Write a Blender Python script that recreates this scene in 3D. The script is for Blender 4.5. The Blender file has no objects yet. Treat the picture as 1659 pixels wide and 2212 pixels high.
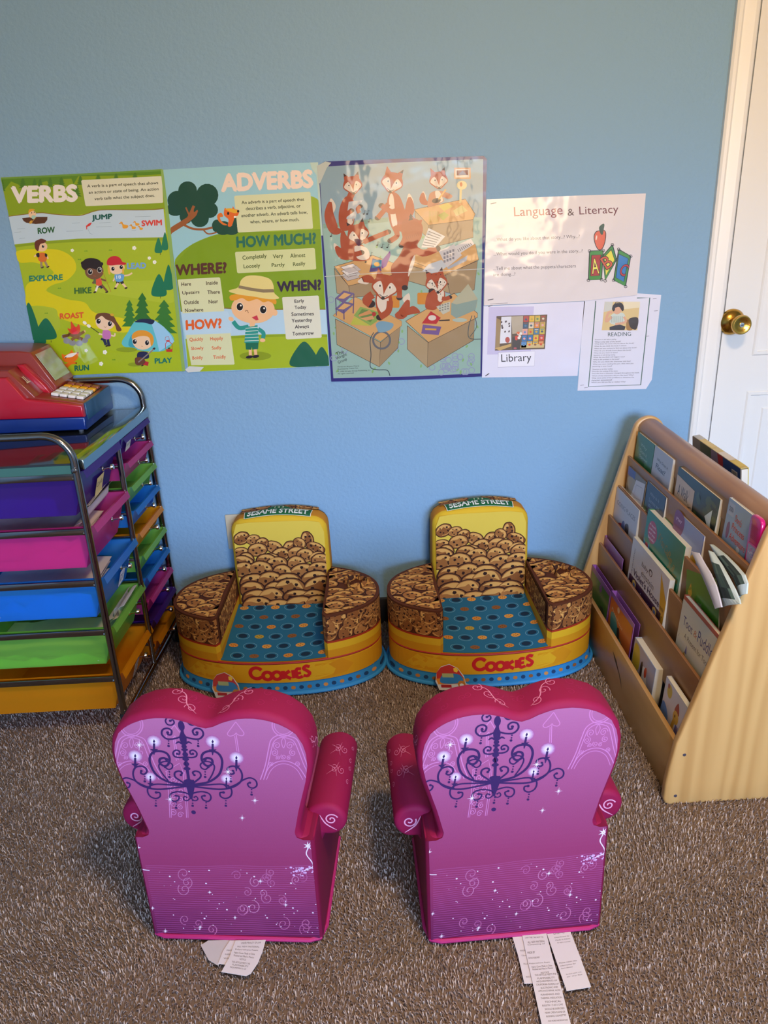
import bpy, bmesh, math, random
import numpy as np
from mathutils import Vector, Matrix
from mathutils.geometry import tessellate_polygon
from math import sin, cos, pi, radians
random.seed(7)
scene = bpy.context.scene
COL = scene.collection

# ------------------------------------------------------------------ colour and materials
def lin(h):
    if isinstance(h, str):
        h = h.lstrip('#'); c = [int(h[i:i+2], 16)/255 for i in (0, 2, 4)]
        return tuple(x/12.92 if x <= .04045 else ((x+.055)/1.055)**2.4 for x in c)
    return h
def _nt(name):
    m = bpy.data.materials.new(name); m.use_nodes = True
    nt = m.node_tree; b = nt.nodes['Principled BSDF']
    return m, nt, b
def _bump(nt, b, scale, dist, detail=2, rough=.5, kind='noise', coord='Object', strength=1):
    tc = nt.nodes.new('ShaderNodeTexCoord')
    if kind == 'noise':
        t = nt.nodes.new('ShaderNodeTexNoise'); t.inputs['Detail'].default_value = detail
        t.inputs['Roughness'].default_value = rough; out = t.outputs['Fac']
    else:
        t = nt.nodes.new('ShaderNodeTexVoronoi'); out = t.outputs['Distance']
    t.inputs['Scale'].default_value = scale
    nt.links.new(tc.outputs[coord], t.inputs['Vector'])
    bp = nt.nodes.new('ShaderNodeBump'); bp.inputs['Distance'].default_value = dist
    bp.inputs['Strength'].default_value = strength
    nt.links.new(out, bp.inputs['Height']); nt.links.new(bp.outputs['Normal'], b.inputs['Normal'])
    return bp
def mat(name, col, rough=.5, metal=0, spec=.5, bump=None, var=None, coat=0, trans=0, alpha=1, sheen=0):
    """plain material with an optional procedural grain: var=(scale, second colour), bump=(scale, distance)"""
    m, nt, b = _nt(name)
    c = (*lin(col), 1)
    b.inputs['Base Color'].default_value = c
    b.inputs['Roughness'].default_value = rough; b.inputs['Metallic'].default_value = metal
    b.inputs['Specular IOR Level'].default_value = spec
    b.inputs['Coat Weight'].default_value = coat; b.inputs['Coat Roughness'].default_value = .08
    b.inputs['Transmission Weight'].default_value = trans; b.inputs['Alpha'].default_value = alpha
    b.inputs['Sheen Weight'].default_value = sheen
    if bump: _bump(nt, b, *bump)
    if var:
        tc = nt.nodes.new('ShaderNodeTexCoord'); t = nt.nodes.new('ShaderNodeTexNoise')
        t.inputs['Scale'].default_value = var[0]; t.inputs['Detail'].default_value = 3
        nt.links.new(tc.outputs['Object'], t.inputs['Vector'])
        mx = nt.nodes.new('ShaderNodeMix'); mx.data_type = 'RGBA'
        mx.inputs[6].default_value = c; mx.inputs[7].default_value = (*lin(var[1]), 1)
        nt.links.new(t.outputs['Fac'], mx.inputs[0]); nt.links.new(mx.outputs[2], b.inputs['Base Color'])
    return m
def printed(name, rough=.5, coat=0, coat_rough=.1, bump=None, spec=.5):
    """ink on paper or cloth: the print's own flat colours are stored per face"""
    m, nt, b = _nt(name)
    a = nt.nodes.new('ShaderNodeAttribute'); a.attribute_name = 'ink'
    nt.links.new(a.outputs['Color'], b.inputs['Base Color'])
    b.inputs['Roughness'].default_value = rough; b.inputs['Coat Weight'].default_value = coat
    b.inputs['Coat Roughness'].default_value = coat_rough; b.inputs['Specular IOR Level'].default_value = spec
    if bump:
        bp = _bump(nt, b, *bump); nt.links.new(bp.outputs['Normal'], b.inputs['Coat Normal'])
    return m
def wood(name, c1, c2, scale=(2, 14, 14), rough=.4, coat=.2, axis='X'):
    m, nt, b = _nt(name)
    tc = nt.nodes.new('ShaderNodeTexCoord'); mp = nt.nodes.new('ShaderNodeMapping')
    mp.inputs['Scale'].default_value = scale
    nt.links.new(tc.outputs['Object'], mp.inputs['Vector'])
    n1 = nt.nodes.new('ShaderNodeTexNoise'); n1.inputs['Scale'].default_value = 1.2; n1.inputs['Detail'].default_value = 2
    n1.inputs['Distortion'].default_value = .8
    nt.links.new(mp.outputs[0], n1.inputs['Vector'])
    w = nt.nodes.new('ShaderNodeTexWave'); w.inputs['Scale'].default_value = .55; w.inputs['Distortion'].default_value = 9
    w.inputs['Detail'].default_value = 3; w.inputs['Detail Scale'].default_value = 1.4
    w.bands_direction = axis
    nt.links.new(mp.outputs[0], w.inputs['Vector'])
    mu = nt.nodes.new('ShaderNodeMath'); mu.operation = 'MULTIPLY'
    nt.links.new(n1.outputs['Fac'], mu.inputs[0]); nt.links.new(w.outputs['Fac'], mu.inputs[1])
    mx = nt.nodes.new('ShaderNodeMix'); mx.data_type = 'RGBA'
    mx.inputs[6].default_value = (*lin(c1), 1); mx.inputs[7].default_value = (*lin(c2), 1)
    nt.links.new(mu.outputs[0], mx.inputs[0]); nt.links.new(mx.outputs[2], b.inputs['Base Color'])
    b.inputs['Roughness'].default_value = rough; b.inputs['Coat Weight'].default_value = coat; b.inputs['Coat Roughness'].default_value = .25
    return m
def plastic(name, col, dens=.5):
    """thin coloured see-through plastic: partly clear, partly milky, with a glossy skin"""
    m, nt, b = _nt(name)
    out = nt.nodes['Material Output']; nt.nodes.remove(b)
    c = (*lin(col), 1)
    tr = nt.nodes.new('ShaderNodeBsdfTransparent'); tr.inputs[0].default_value = c
    df = nt.nodes.new('ShaderNodeBsdfDiffuse'); df.inputs[0].default_value = c
    tl = nt.nodes.new('ShaderNodeBsdfTranslucent'); tl.inputs[0].default_value = c
    gl = nt.nodes.new('ShaderNodeBsdfGlossy'); gl.inputs['Roughness'].default_value = .2
    m0 = nt.nodes.new('ShaderNodeMixShader'); m0.inputs[0].default_value = .4
    m1 = nt.nodes.new('ShaderNodeMixShader'); m1.inputs[0].default_value = dens
    m2 = nt.nodes.new('ShaderNodeMixShader')
    lw = nt.nodes.new('ShaderNodeLayerWeight'); lw.inputs[0].default_value = .5
    pw = nt.nodes.new('ShaderNodeMath'); pw.operation = 'POWER'; pw.inputs[1].default_value = 4
    fr = nt.nodes.new('ShaderNodeMath'); fr.operation = 'MULTIPLY_ADD'; fr.inputs[1].default_value = .45; fr.inputs[2].default_value = .035
    nt.links.new(lw.outputs['Facing'], pw.inputs[0]); nt.links.new(pw.outputs[0], fr.inputs[0])
    L = nt.links.new
    L(df.outputs[0], m0.inputs[1]); L(tl.outputs[0], m0.inputs[2])
    L(tr.outputs[0], m1.inputs[1]); L(m0.outputs[0], m1.inputs[2])
    L(fr.outputs[0], m2.inputs[0]); L(m1.outputs[0], m2.inputs[1]); L(gl.outputs[0], m2.inputs[2])
    L(m2.outputs[0], out.inputs[0])
    return m

# ------------------------------------------------------------------ mesh builder
class G:
    """collects shapes and links them as ONE mesh object"""
    def __init__(s): s.v = []; s.f = []; s.m = []; s.c = []; s.sm = []
    def add(s, vs, fs, mi=0, col=(.8, .8, .8), smooth=False):
        o = len(s.v); s.v.extend([tuple(p) for p in vs])
        for f in fs:
            s.f.append([i+o for i in f]); s.m.append(mi); s.c.append(col); s.sm.append(smooth)
    def bm(s, b, mi=0, col=(.8, .8, .8), smooth=False, M=None):
        b.verts.ensure_lookup_table(); b.verts.index_update()
        s.add([(M @ v.co if M else v.co) for v in b.verts], [[v.index for v in f.verts] for f in b.faces], mi, col, smooth); b.free()
    def box(s, c, d, r=0, mi=0, col=(.8, .8, .8), M=None, seg=2):
        b = bmesh.new(); bmesh.ops.create_cube(b, size=1)
        bmesh.ops.scale(b, vec=d, verts=b.verts)
        if r: bmesh.ops.bevel(b, geom=list(b.edges), offset=r, segments=seg, profile=.5, affect='EDGES')
        bmesh.ops.translate(b, vec=c, verts=b.verts)
        s.bm(b, mi, lin(col), bool(r), M)
        return s
    def tube(s, pts, r, n=10, mi=0, col=(.8, .8, .8), cap=True, closed=False):
        pts = [Vector(p) for p in pts]; k = len(pts); vs = []; fs = []
        rr = r if isinstance(r, (list, tuple)) else [r]*k
        up = None
        for i, p in enumerate(pts):
            if closed: t = (pts[(i+1) % k]-pts[i-1]).normalized()
            else: t = (pts[min(i+1, k-1)]-pts[max(i-1, 0)]).normalized()
            if up is None: up = Vector((0, 0, 1)) if abs(t.z) < .9 else Vector((0, 1, 0))
            a = t.cross(up).normalized(); up = a.cross(t).normalized()
            for j in range(n):
                an = 2*pi*j/n; vs.append(p+(a*cos(an)+up*sin(an))*rr[i])
        for i in range(k if closed else k-1):
            i2 = (i+1) % k
            for j in range(n): fs.append([i*n+j, i*n+(j+1) % n, i2*n+(j+1) % n, i2*n+j])
        if cap and not closed: fs += [list(range(n))[::-1], [(k-1)*n+j for j in range(n)]]
        s.add(vs, fs, mi, lin(col), True); return s
    def lathe(s, prof, M, n=24, mi=0, col=(.8, .8, .8)):
        """prof: (radius, height) about local Z, placed by M"""
        vs = []; fs = []; k = len(prof)
        for r, h in prof:
            for j in range(n): vs.append(M @ Vector((r*cos(2*pi*j/n), r*sin(2*pi*j/n), h)))
        for i in range(k-1):
            for j in range(n): fs.append([i*n+j, i*n+(j+1) % n, (i+1)*n+(j+1) % n, (i+1)*n+j])
        if prof[0][0] > 1e-5: fs.append(list(range(n))[::-1])
        if prof[-1][0] > 1e-5: fs.append([(k-1)*n+j for j in range(n)])
        s.add(vs, fs, mi, lin(col), True); return s
    def prism(s, pts, fn, d0, d1, r=0, mi=0, col=(.8, .8, .8), seg=3):
        """outline pts (a, b) swept from d0 to d1; fn(a, b, d) gives the point; r rounds both rims"""
        b = bmesh.new()
        lo = [b.verts.new((p[0], p[1], d0)) for p in pts]
        f = b.faces.new(lo)
        ex = bmesh.ops.extrude_face_region(b, geom=[f])
        bmesh.ops.translate(b, vec=(0, 0, d1-d0), verts=[e for e in ex['geom'] if isinstance(e, bmesh.types.BMVert)])
        bmesh.ops.recalc_face_normals(b, faces=b.faces)
        if r:
            ed = [e for e in b.edges if abs(e.verts[0].co.z-e.verts[1].co.z) < 1e-7]
            bmesh.ops.bevel(b, geom=ed, offset=r, segments=seg, profile=.5, affect='EDGES', clamp_overlap=True)
        big = [f for f in b.faces if len(f.verts) > 4]
        bmesh.ops.triangulate(b, faces=big)
        for v in b.verts: v.co = Vector(fn(v.co.x, v.co.y, v.co.z))
        bmesh.ops.recalc_face_normals(b, faces=b.faces)
        s.bm(b, mi, lin(col), bool(r)); return s
    def build(s, name, mats, parent=None, origin=None, at=None, crease=None):
        """origin: world point the mesh's own coordinates are measured from"""
        if not isinstance(mats, (list, tuple)): mats = [mats]
        o0 = Vector(origin) if origin is not None else (Vector(parent.location) if (parent is not None and at is None and parent.get('world')) else Vector((0, 0, 0)))
        me = bpy.data.meshes.new(name)
        me.from_pydata([tuple(Vector(v)-o0) for v in s.v], [], s.f)
        for m in mats: me.materials.append(m)
        n = len(s.f)
        me.polygons.foreach_set('material_index', s.m); me.polygons.foreach_set('use_smooth', s.sm)
        at_ = me.color_attributes.new('ink', 'FLOAT_COLOR', 'CORNER')
        cs = np.repeat(np.array([(*c, 1) for c in s.c], dtype=np.float32), [len(f) for f in s.f], axis=0)
        at_.data.foreach_set('color', cs.ravel())
        me.update()
        if any(s.sm): me.set_sharp_from_angle(angle=radians(crease or 38))
        ob = bpy.data.objects.new(name, me); COL.objects.link(ob)
        if parent is not None: ob.parent = parent
        elif origin is not None: ob.location = o0
        return ob

def thing(name, label, cat, loc=(0, 0, 0), rz=0, group=None, world=False):
    """an Empty at the thing's base that parents its parts; world=True: parts are given in world coordinates"""
    o = bpy.data.objects.new(name, None); COL.objects.link(o)
    o.location = loc; o.rotation_euler = (0, 0, rz); o.empty_display_size = .05
    if world: o['world'] = 1
    return tag(o, label, cat, group)
def tag(o, label, cat, group=None):
    o['label'] = label; o['category'] = cat
    if group: o['group'] = group
    return o
def struct(o): o['kind'] = 'structure'; return o
def dup(root, loc, rz, label, group=None):
    def cp(o, par):
        c = o.copy(); COL.objects.link(c)
        if par: c.parent = par
        for ch in list(o.children): cp(ch, c)
        return c
    r = cp(root, None); r.location = loc; r.rotation_euler = (0, 0, rz); r['label'] = label
    if group: r['group'] = group
    return r

# ------------------------------------------------------------------ flat art laid on a surface
def crom(pts, n=6, closed=True):
    P = [Vector(p) for p in pts]; k = len(P); out = []
    rng = range(k) if closed else range(k-1)
    for i in rng:
        if closed: a, b, c, d = P[i-1], P[i], P[(i+1) % k], P[(i+2) % k]
        else: a, b, c, d = P[max(i-1, 0)], P[i], P[i+1], P[min(i+2, k-1)]
        for j in range(n):
            t = j/n
            out.append(.5*((2*b)+(c-a)*t+(2*a-5*b+4*c-d)*t*t+(3*b-a-3*c+d)*t**3))
    if not closed: out.append(P[-1])
    return [tuple(p) for p in out]
_fonts = {}
def glyphs(s, bold):
    k = (s, bold)
    if k not in _fonts:
        cu = bpy.data.curves.new('t', 'FONT'); cu.body = s; cu.size = 1; cu.resolution_u = 3; cu.offset = bold
        ob = bpy.data.objects.new('t', cu); COL.objects.link(ob)
        bpy.context.view_layer.update()
        me = bpy.data.meshes.new_from_object(ob.evaluated_get(bpy.context.evaluated_depsgraph_get()))
        _fonts[k] = ([tuple(v.co) for v in me.vertices], [tuple(p.vertices) for p in me.polygons])
        COL.objects.unlink(ob); bpy.data.objects.remove(ob); bpy.data.curves.remove(cu); bpy.data.meshes.remove(me)
    return _fonts[k]
class Art:
    """flat coloured shapes drawn in (u, v), v downwards, laid on a surface by mapf(u, v) -> point, normal"""
    def __init__(s, g, mapf, eps=8e-5, mi=0, maxlen=None, clamp=None):
        s.g = g; s.map = mapf; s.e = eps; s.L = 1; s.mi = mi; s.mx = maxlen; s.clamp = clamp; s.n = 0; s.gain = 1
    def put(s, vs, fs, col, ramp=0):
        s.n = (s.n+1) % 7; lift = s.e*(s.L+s.n*.02)   # each ink lies a hair above the one before
        if s.mx:
            tris = []
            for f in fs:
                for i in range(1, len(f)-1): tris.append((vs[f[0]], vs[f[i]], vs[f[i+1]]))
            done = []; dep = 0
            while tris and dep < 7:
                nx = []
                for a, b, c in tris:
                    l = [(Vector(a)-Vector(b)).length, (Vector(b)-Vector(c)).length, (Vector(c)-Vector(a)).length]
                    m = max(l)
                    if m <= s.mx or dep == 6: done.append((a, b, c)); continue
                    i = l.index(m); p = [a, b, c]; q0, q1, q2 = p[i], p[(i+1) % 3], p[(i+2) % 3]
                    h = ((q0[0]+q1[0])/2, (q0[1]+q1[1])/2); nx += [(q0, h, q2), (h, q1, q2)]
                tris = nx; dep += 1
            vs = []; fs = []
            for t in done: fs.append((len(vs), len(vs)+1, len(vs)+2)); vs += list(t)
        out = []
        for i, p in enumerate(vs):
            if s.clamp: p = s.clamp(p[0], p[1])
            q, n = s.map(p[0], p[1]); out.append(Vector(q)+Vector(n)*(lift+ramp*s.e*i/len(vs)))
        s.g.add(out, fs, s.mi, tuple(c*s.gain for c in lin(col)))
    def poly(s, pts, col):
        t = tessellate_polygon([[Vector((p[0], p[1], 0)) for p in pts]])
        s.put([(p[0], p[1]) for p in pts], t, col)
    def blob(s, pts, col, n=5): s.poly(crom(pts, n), col)
    def ell(s, cx, cy, rx, ry, col, rot=0, n=18, wob=0, a0=0, a1=360):
        c, q = cos(radians(rot)), sin(radians(rot)); vs = []
        for i in range(n):
            a = radians(a0)+radians(a1-a0)*i/(n if a1-a0 >= 360 else n-1); w = 1+wob*sin(7*a+rot)
            x, y = rx*cos(a)*w, ry*sin(a)*w; vs.append((cx+x*c-y*q, cy+x*q+y*c))
        if s.mx or s.clamp:
            k = len(vs); mid = [((p[0]+cx)/2, (p[1]+cy)/2) for p in vs]
            V = [(cx, cy)]+mid+vs
            F = [(0, 1+i, 1+(i+1) % k) for i in range(k)]+[(1+i, 1+k+i, 1+k+(i+1) % k, 1+(i+1) % k) for i in range(k)]
            s.put(V, F, col)
        else: s.put(vs, [tuple(range(n))], col)
    def rect(s, x0, y0, x1, y1, col, r=0):
        if r:
            p = []
            for cx, cy, a in ((x1-r, y0+r, -90), (x1-r, y1-r, 0), (x0+r, y1-r, 90), (x0+r, y0+r, 180)):
                p += [(cx+r*cos(radians(a+t)), cy+r*sin(radians(a+t))) for t in (0, 30, 60, 90)]
            s.poly(p, col)
        else: s.put([(x0, y0), (x1, y0), (x1, y1), (x0, y1)], [(0, 1, 2, 3)], col)
    def line(s, pts, w, col, smooth=False, taper=False, n=5):
        P = [Vector(p) for p in (crom(pts, n, False) if smooth else pts)]; k = len(P); vs = []
        for i, p in enumerate(P):
            t = (P[min(i+1, k-1)]-P[max(i-1, 0)]).normalized(); nn = Vector((-t.y, t.x))
            ww = w/2*((.25+.75*sin(pi*min(1, max(0, i/(k-1))))) if taper else 1)
            vs += [tuple(p+nn*ww), tuple(p-nn*ww)]
        s.put(vs, [(2*i, 2*i+1, 2*i+3, 2*i+2) for i in range(k-1)], col, .1)
    def text(s, t, A, B, h, col, bold=0., skew=0):
        """fit the words between A and B (feet of the lettering, left and right), h high"""
        vs, fs = glyphs(t, 0)
        if not vs: return
        x0 = min(v[0] for v in vs); x1 = max(v[0] for v in vs); y0 = min(v[1] for v in vs); y1 = max(v[1] for v in vs)
        A = Vector(A); B = Vector(B); d = B-A; u = d.normalized(); nn = Vector((u.y, -u.x))+u*skew
        k = bold*.8   # heavy lettering: the same glyphs inked again, a stroke apart
        for ox, oy in (((0, 0), (-k, 0), (k, 0), (0, -k), (0, k), (k*.7, k*.7), (-k*.7, -k*.7)) if k > .012 else ((0, 0),)):
            s.put([tuple(A+d*((v[0]+ox-x0)/(x1-x0))+nn*(h*(v[1]+oy-y0)/(y1-y0))) for v in vs], fs, col)
    def spiral(s, cx, cy, r, turns, w, col, a0=0, sgn=1, n=26, inner=.12):
        s.line([(cx+r*(1-(1-inner)*i/n)*cos(a0+sgn*2*pi*turns*i/n), cy+r*(1-(1-inner)*i/n)*sin(a0+sgn*2*pi*turns*i/n)) for i in range(n+1)], w, col)

# ------------------------------------------------------------------ the camera and where it stands
FPX = 1661.0; CX, CY = 829.5, 1106.0; EYE = Vector((0, 0, 1.28))
_dn = Vector((1010-CX, 5263-CY, FPX)).normalized()
_dp = Vector((768-CX, 444-CY, FPX)); _dp = (_dp-_dn*_dp.dot(_dn)).normalized()
_rt = _dn.cross(_dp)
def ray(u, v):
    d = Vector((u-CX, v-CY, FPX)); return Vector((d.dot(_rt), d.dot(_dp), -d.dot(_dn)))
def onto(u, v, o, n):
    """where a traced point of the photograph lies on the plane through o with normal n"""
    r = ray(u, v); n = Vector(n); return EYE+r*((Vector(o)-EYE).dot(n)/r.dot(n))
cam = bpy.data.cameras.new('camera'); cob = bpy.data.objects.new('camera', cam); COL.objects.link(cob)
cam.sensor_fit = 'VERTICAL'; cam.sensor_height = 36; cam.sensor_width = 27; cam.lens = FPX/2212*36; cam.clip_start = .02
X = Vector((_rt.x, _dp.x, -_dn.x)); Yd = Vector((_rt.y, _dp.y, -_dn.y)); Zf = Vector((_rt.z, _dp.z, -_dn.z))
cob.matrix_world = Matrix(((X.x, -Yd.x, -Zf.x, EYE.x), (X.y, -Yd.y, -Zf.y, EYE.y), (X.z, -Yd.z, -Zf.z, EYE.z), (0, 0, 0, 1)))
scene.camera = cob
# ------------------------------------------------------------------ the room
WY = 2.25                      # back wall
XL, XR, YR, ZC = -1.5, 2.3, -2.6, 2.5
M_wall = mat('blue_wall_paint', '#83a8c6', .62, bump=(95, .0016, 3, .55))
M_white = mat('white_gloss_paint', '#e9e6e0', .35, bump=(40, .0003))
M_ceil = mat('ceiling_paint', '#d8d2c8', .8)
M_base = mat('dark_baseboard', '#2a2422', .5)
M_floor = mat('carpet_backing', '#7a695d', .95)
g = G(); g.box(((XL+XR)/2, WY+.05, ZC/2), (XR-XL+.2, .1, ZC)); struct(g.build('wall_back', M_wall))
g = G(); g.box((XL-.05, (WY+YR)/2, ZC/2), (.1, WY-YR+.2, ZC)); struct(g.build('wall_left', M_wall))
g = G(); g.box((XR+.05, (WY+YR)/2, ZC/2), (.1, WY-YR+.2, ZC)); struct(g.build('wall_right', M_wall))
# the wall behind the viewer has a wide window
wx0, wx1, wz0, wz1 = .0, 1.75, .8, 2.12
g = G()
g.box(((XL+wx0)/2, YR-.05, ZC/2), (wx0-XL, .1, ZC)); g.box(((XR+wx1)/2, YR-.05, ZC/2), (XR-wx1, .1, ZC))
g.box(((wx0+wx1)/2, YR-.05, wz0/2), (wx1-wx0, .1, wz0)); g.box(((wx0+wx1)/2, YR-.05, (wz1+ZC)/2), (wx1-wx0, .1, ZC-wz1))
struct(g.build('wall_rear', M_wall))
g = G()
for a, b_, c, d in ((wx0, wx0+.05, wz0, wz1), (wx1-.05, wx1, wz0, wz1), (wx0, wx1, wz0, wz0+.05), (wx0, wx1, wz1-.05, wz1), ((wx0+wx1)/2-.03, (wx0+wx1)/2+.03, wz0, wz1)):
    g.box(((a+b_)/2, YR-.05, (c+d)/2), (b_-a, .06, d-c))
struct(g.build('window_1', M_white))
g = G(); g.box(((XL+XR)/2, (WY+YR)/2, ZC+.05), (XR-XL+.2, WY-YR+.2, .1)); struct(g.build('ceiling', M_ceil))
FZ = -.010
g = G(); g.box(((XL+XR)/2, (WY+YR)/2, FZ-.05), (XR-XL+.2, WY-YR+.2, .1)); struct(g.build('floor', M_floor))
g = G(); g.box(((XL+.985)/2, WY-.007, .035), (.985-XL-.002, .014, .09)); struct(g.build('baseboard_back', M_base))

# door and casing on the right
dx0 = .985
g = G()
prof = [(0, 0), (0, .012), (.006, .016), (.014, .017), (.02, .013), (.046, .02), (.054, .02), (.058, .016), (.058, 0)]
g.prism([(dx0+a, WY-b_) for a, b_ in prof], lambda a, b_, d: (a, b_, d), FZ, 2.10)
g.prism([(1.891-a, WY-b_) for a, b_ in prof], lambda a, b_, d: (a, b_, d), FZ, 2.10)
g.box(((dx0+1.891)/2, WY-.009, 2.129), (1.891-dx0, .018, .058))
struct(g.build('trim_1', M_white))
dl, dr = dx0+.063, dx0+.063+.78
dY = WY-.012
door = G()
door.box(((dl+dr)/2, dY+.004, 1.02), (dr-dl, .008, 2.04))
def panel(x0, x1, z0, z1):
    # a pressed panel: sunken moulding and a raised field with sloping edges
    rings = [(0, .0), (.004, .0035), (.012, .0035), (.016, -.004), (.052, -.001), (.056, .003)]
    vs = []; fs = []
    for i, (d, h) in enumerate(rings):
        vs += [(x0+d, dY-h-.0005, z0+d), (x1-d, dY-h-.0005, z0+d), (x1-d, dY-h-.0005, z1-d), (x0+d, dY-h-.0005, z1-d)]
        if i:
            for j in range(4): fs.append([4*(i-1)+j, 4*(i-1)+(j+1) % 4, 4*i+(j+1) % 4, 4*i+j])
    k = 4*(len(rings)-1); fs.append([k, k+1, k+2, k+3])
    door.add(vs, fs)
px0 = onto(1625, 760, (0, dY, 0), (0, -1, 0)).x
gap = .1
wpan = (dr-dl-2*(px0-dl)-gap)/2
zt = onto(1628, 768, (0, dY, 0), (0, -1, 0)).z; zb = onto(1612, 845, (0, dY, 0), (0, -1, 0)).z
for k in (0, 1):
    a = px0+k*(wpan+gap)
    panel(a, a+wpan, .2, zb); panel(a, a+wpan, zt, 1.6); panel(a, a+wpan, 1.7, 1.93)
ob_door = struct(door.build('door_1', M_white))
M_brass = mat('worn_brass', '#c99a45', .22, 1, bump=(300, .0002)); M_dark = mat('dark_slot', '#16130f', .5)
kc = onto(1580, 695, (0, dY, 0), (0, -1, 0))
Mk = Matrix.Translation((kc.x, dY, kc.z)) @ Matrix.Rotation(radians(90), 4, 'X')
g = G()
g.lathe([(.037, 0), (.037, .004), (.033, .011), (.024, .018), (.015, .021), (.013, .034), (.017, .04), (.0235, .047), (.027, .056), (.0275, .064), (.0255, .069), (.0225, .0695), (.016, .066), (.008, .0645), (.0001, .064)], Mk, 32)
kn = g.build('door_knob', M_brass); kn.parent = ob_door
g = G(); g.lathe([(.0065, .0640), (.0065, .0665), (.0001, .0668)], Mk, 20, mi=0)
g.box((0, 0, .0669), (.0075, .0022, .0012), mi=1, M=Mk)
kl = g.build('lock_button', [mat('steel_button', '#cfcac0', .25, 1), M_dark]); kl.parent = kn

# light from outdoors: a pale blue sky above, warm sunlit ground and trees below the skyline
w = bpy.data.worlds.new('outdoors'); scene.world = w; w.use_nodes = True
nt = w.node_tree; bg = nt.nodes['Background']
tc = nt.nodes.new('ShaderNodeTexCoord'); sx = nt.nodes.new('ShaderNodeSeparateXYZ'); rp = nt.nodes.new('ShaderNodeValToRGB')
nt.links.new(tc.outputs['Generated'], sx.inputs[0])
ad = nt.nodes.new('ShaderNodeMapRange'); ad.inputs['From Min'].default_value = -.25; ad.inputs['From Max'].default_value = .6
nt.links.new(sx.outputs['Z'], ad.inputs['Value']); nt.links.new(ad.outputs[0], rp.inputs[0])
cr = rp.color_ramp
cr.elements[0].position = .0; cr.elements[0].color = (.58, .36, .16, 1)
cr.elements[1].position = 1.; cr.elements[1].color = (.25, .36, .55, 1)
for q, c in ((.318, (.66, .45, .25, 1)), (.388, (.66, .62, .58, 1)), (.466, (.60, .90, 1.42, 1)), (.62, (.60, .92, 1.5, 1)), (.75, (.36, .54, .86, 1))):
    e = cr.elements.new(q); e.color = c
nt.links.new(rp.outputs[0], bg.inputs[0]); bg.inputs[1].default_value = 32
pl = bpy.data.lights.new('window_portal', 'AREA'); pl.shape = 'RECTANGLE'; pl.size = wx1-wx0; pl.size_y = wz1-wz0; pl.cycles.is_portal = True
po = bpy.data.objects.new('window_portal', pl); COL.objects.link(po)
po.location = ((wx0+wx1)/2, YR-.11, (wz0+wz1)/2); po.rotation_euler = (radians(90), 0, 0)
# a warm ceiling lamp in the middle of the room
ll = bpy.data.lights.new('ceiling_lamp', 'AREA'); ll.shape = 'DISK'; ll.size = .35; ll.energy = 44; ll.color = (1, .72, .42)
lo = bpy.data.objects.new('ceiling_lamp', ll); COL.objects.link(lo); lo.location = (.5, .2, 2.44)

scene.view_settings.view_transform = 'Standard'; scene.view_settings.look = 'None'
scene.view_settings.gamma = 1; scene.view_settings.use_curve_mapping = False; scene.view_settings.exposure = 0
scene.cycles.use_denoising = True; scene.cycles.max_bounces = 8; scene.cycles.transparent_max_bounces = 16
scene.cycles.caustics_reflective = False; scene.cycles.caustics_refractive = False
scene.cycles.sample_clamp_indirect = 6
# ------------------------------------------------------------------ posters and papers on the back wall
M_gloss = printed('laminated_print', .4, coat=.38, spec=.2, coat_rough=.06, bump=(13, .0026, 2, .5))
M_paper = printed('laminated_sheet', .4, coat=.6, coat_rough=.08, bump=(11, .003, 2, .5))
def wallart(x0, y0, sc, depth):
    """drawing coordinates: traced units of an enlargement sc, laid on the wall plane"""
    def f(u, v):
        return onto(x0+u/sc, y0+v/sc, (0, WY-depth, 0), (0, 1, 0)), Vector((0, -1, 0))
    return f
def sheet(quad, f, col, th=.0012):
    """the paper itself: an outline with real thickness"""
    g = G(); pts = [Vector(f(*q)[0]) for q in quad]; n = len(pts)
    vs = [p for p in pts]+[p+Vector((0, th, 0)) for p in pts]
    g.add(vs, [list(range(n)), [n+i for i in range(n)][::-1]]+[[i, (i+1) % n, n+(i+1) % n, n+i] for i in range(n)], 0, lin(col))
    return g
def eye(a, x, y, r, rot=0):
    a.ell(x, y, r*1.12, r*1.35, '#f7efe0', rot); a.L += 1
    a.ell(x, y, r, r*1.2, '#1d1412', rot); a.L += 1
    a.ell(x+r*.3, y-r*.4, r*.28, r*.3, '#f7f2e8'); a.L -= 2
def pine(a, x, y, w, h, col):
    p = []
    for i in range(5):
        t0 = i/5; wv = w*(.25+.75*(i+1)/5)/2; p.append((x+wv*.45*(1 if i else 0), y+h*t0+(h*.03 if i else 0))); p.append((x+wv, y+h*(t0+.2)))
    q = [(2*x-b, c) for b, c in p[::-1]]
    a.poly(p+q, col)
def bush(a, x, y, w, h, col, lean=0):
    a.blob([(x+lean, y), (x+w*.33+lean*.5, y+h*.4), (x+w*.5, y+h*.85), (x+w*.3, y+h), (x-w*.3, y+h), (x-w*.5, y+h*.85), (x-w*.33+lean*.5, y+h*.4)], col)
def flower(a, x, y, r):
    for k in range(5): a.ell(x+r*.6*cos(k*1.257), y+r*.6*sin(k*1.257), r*.5, r*.5, '#f4f2e6', n=8)

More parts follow.
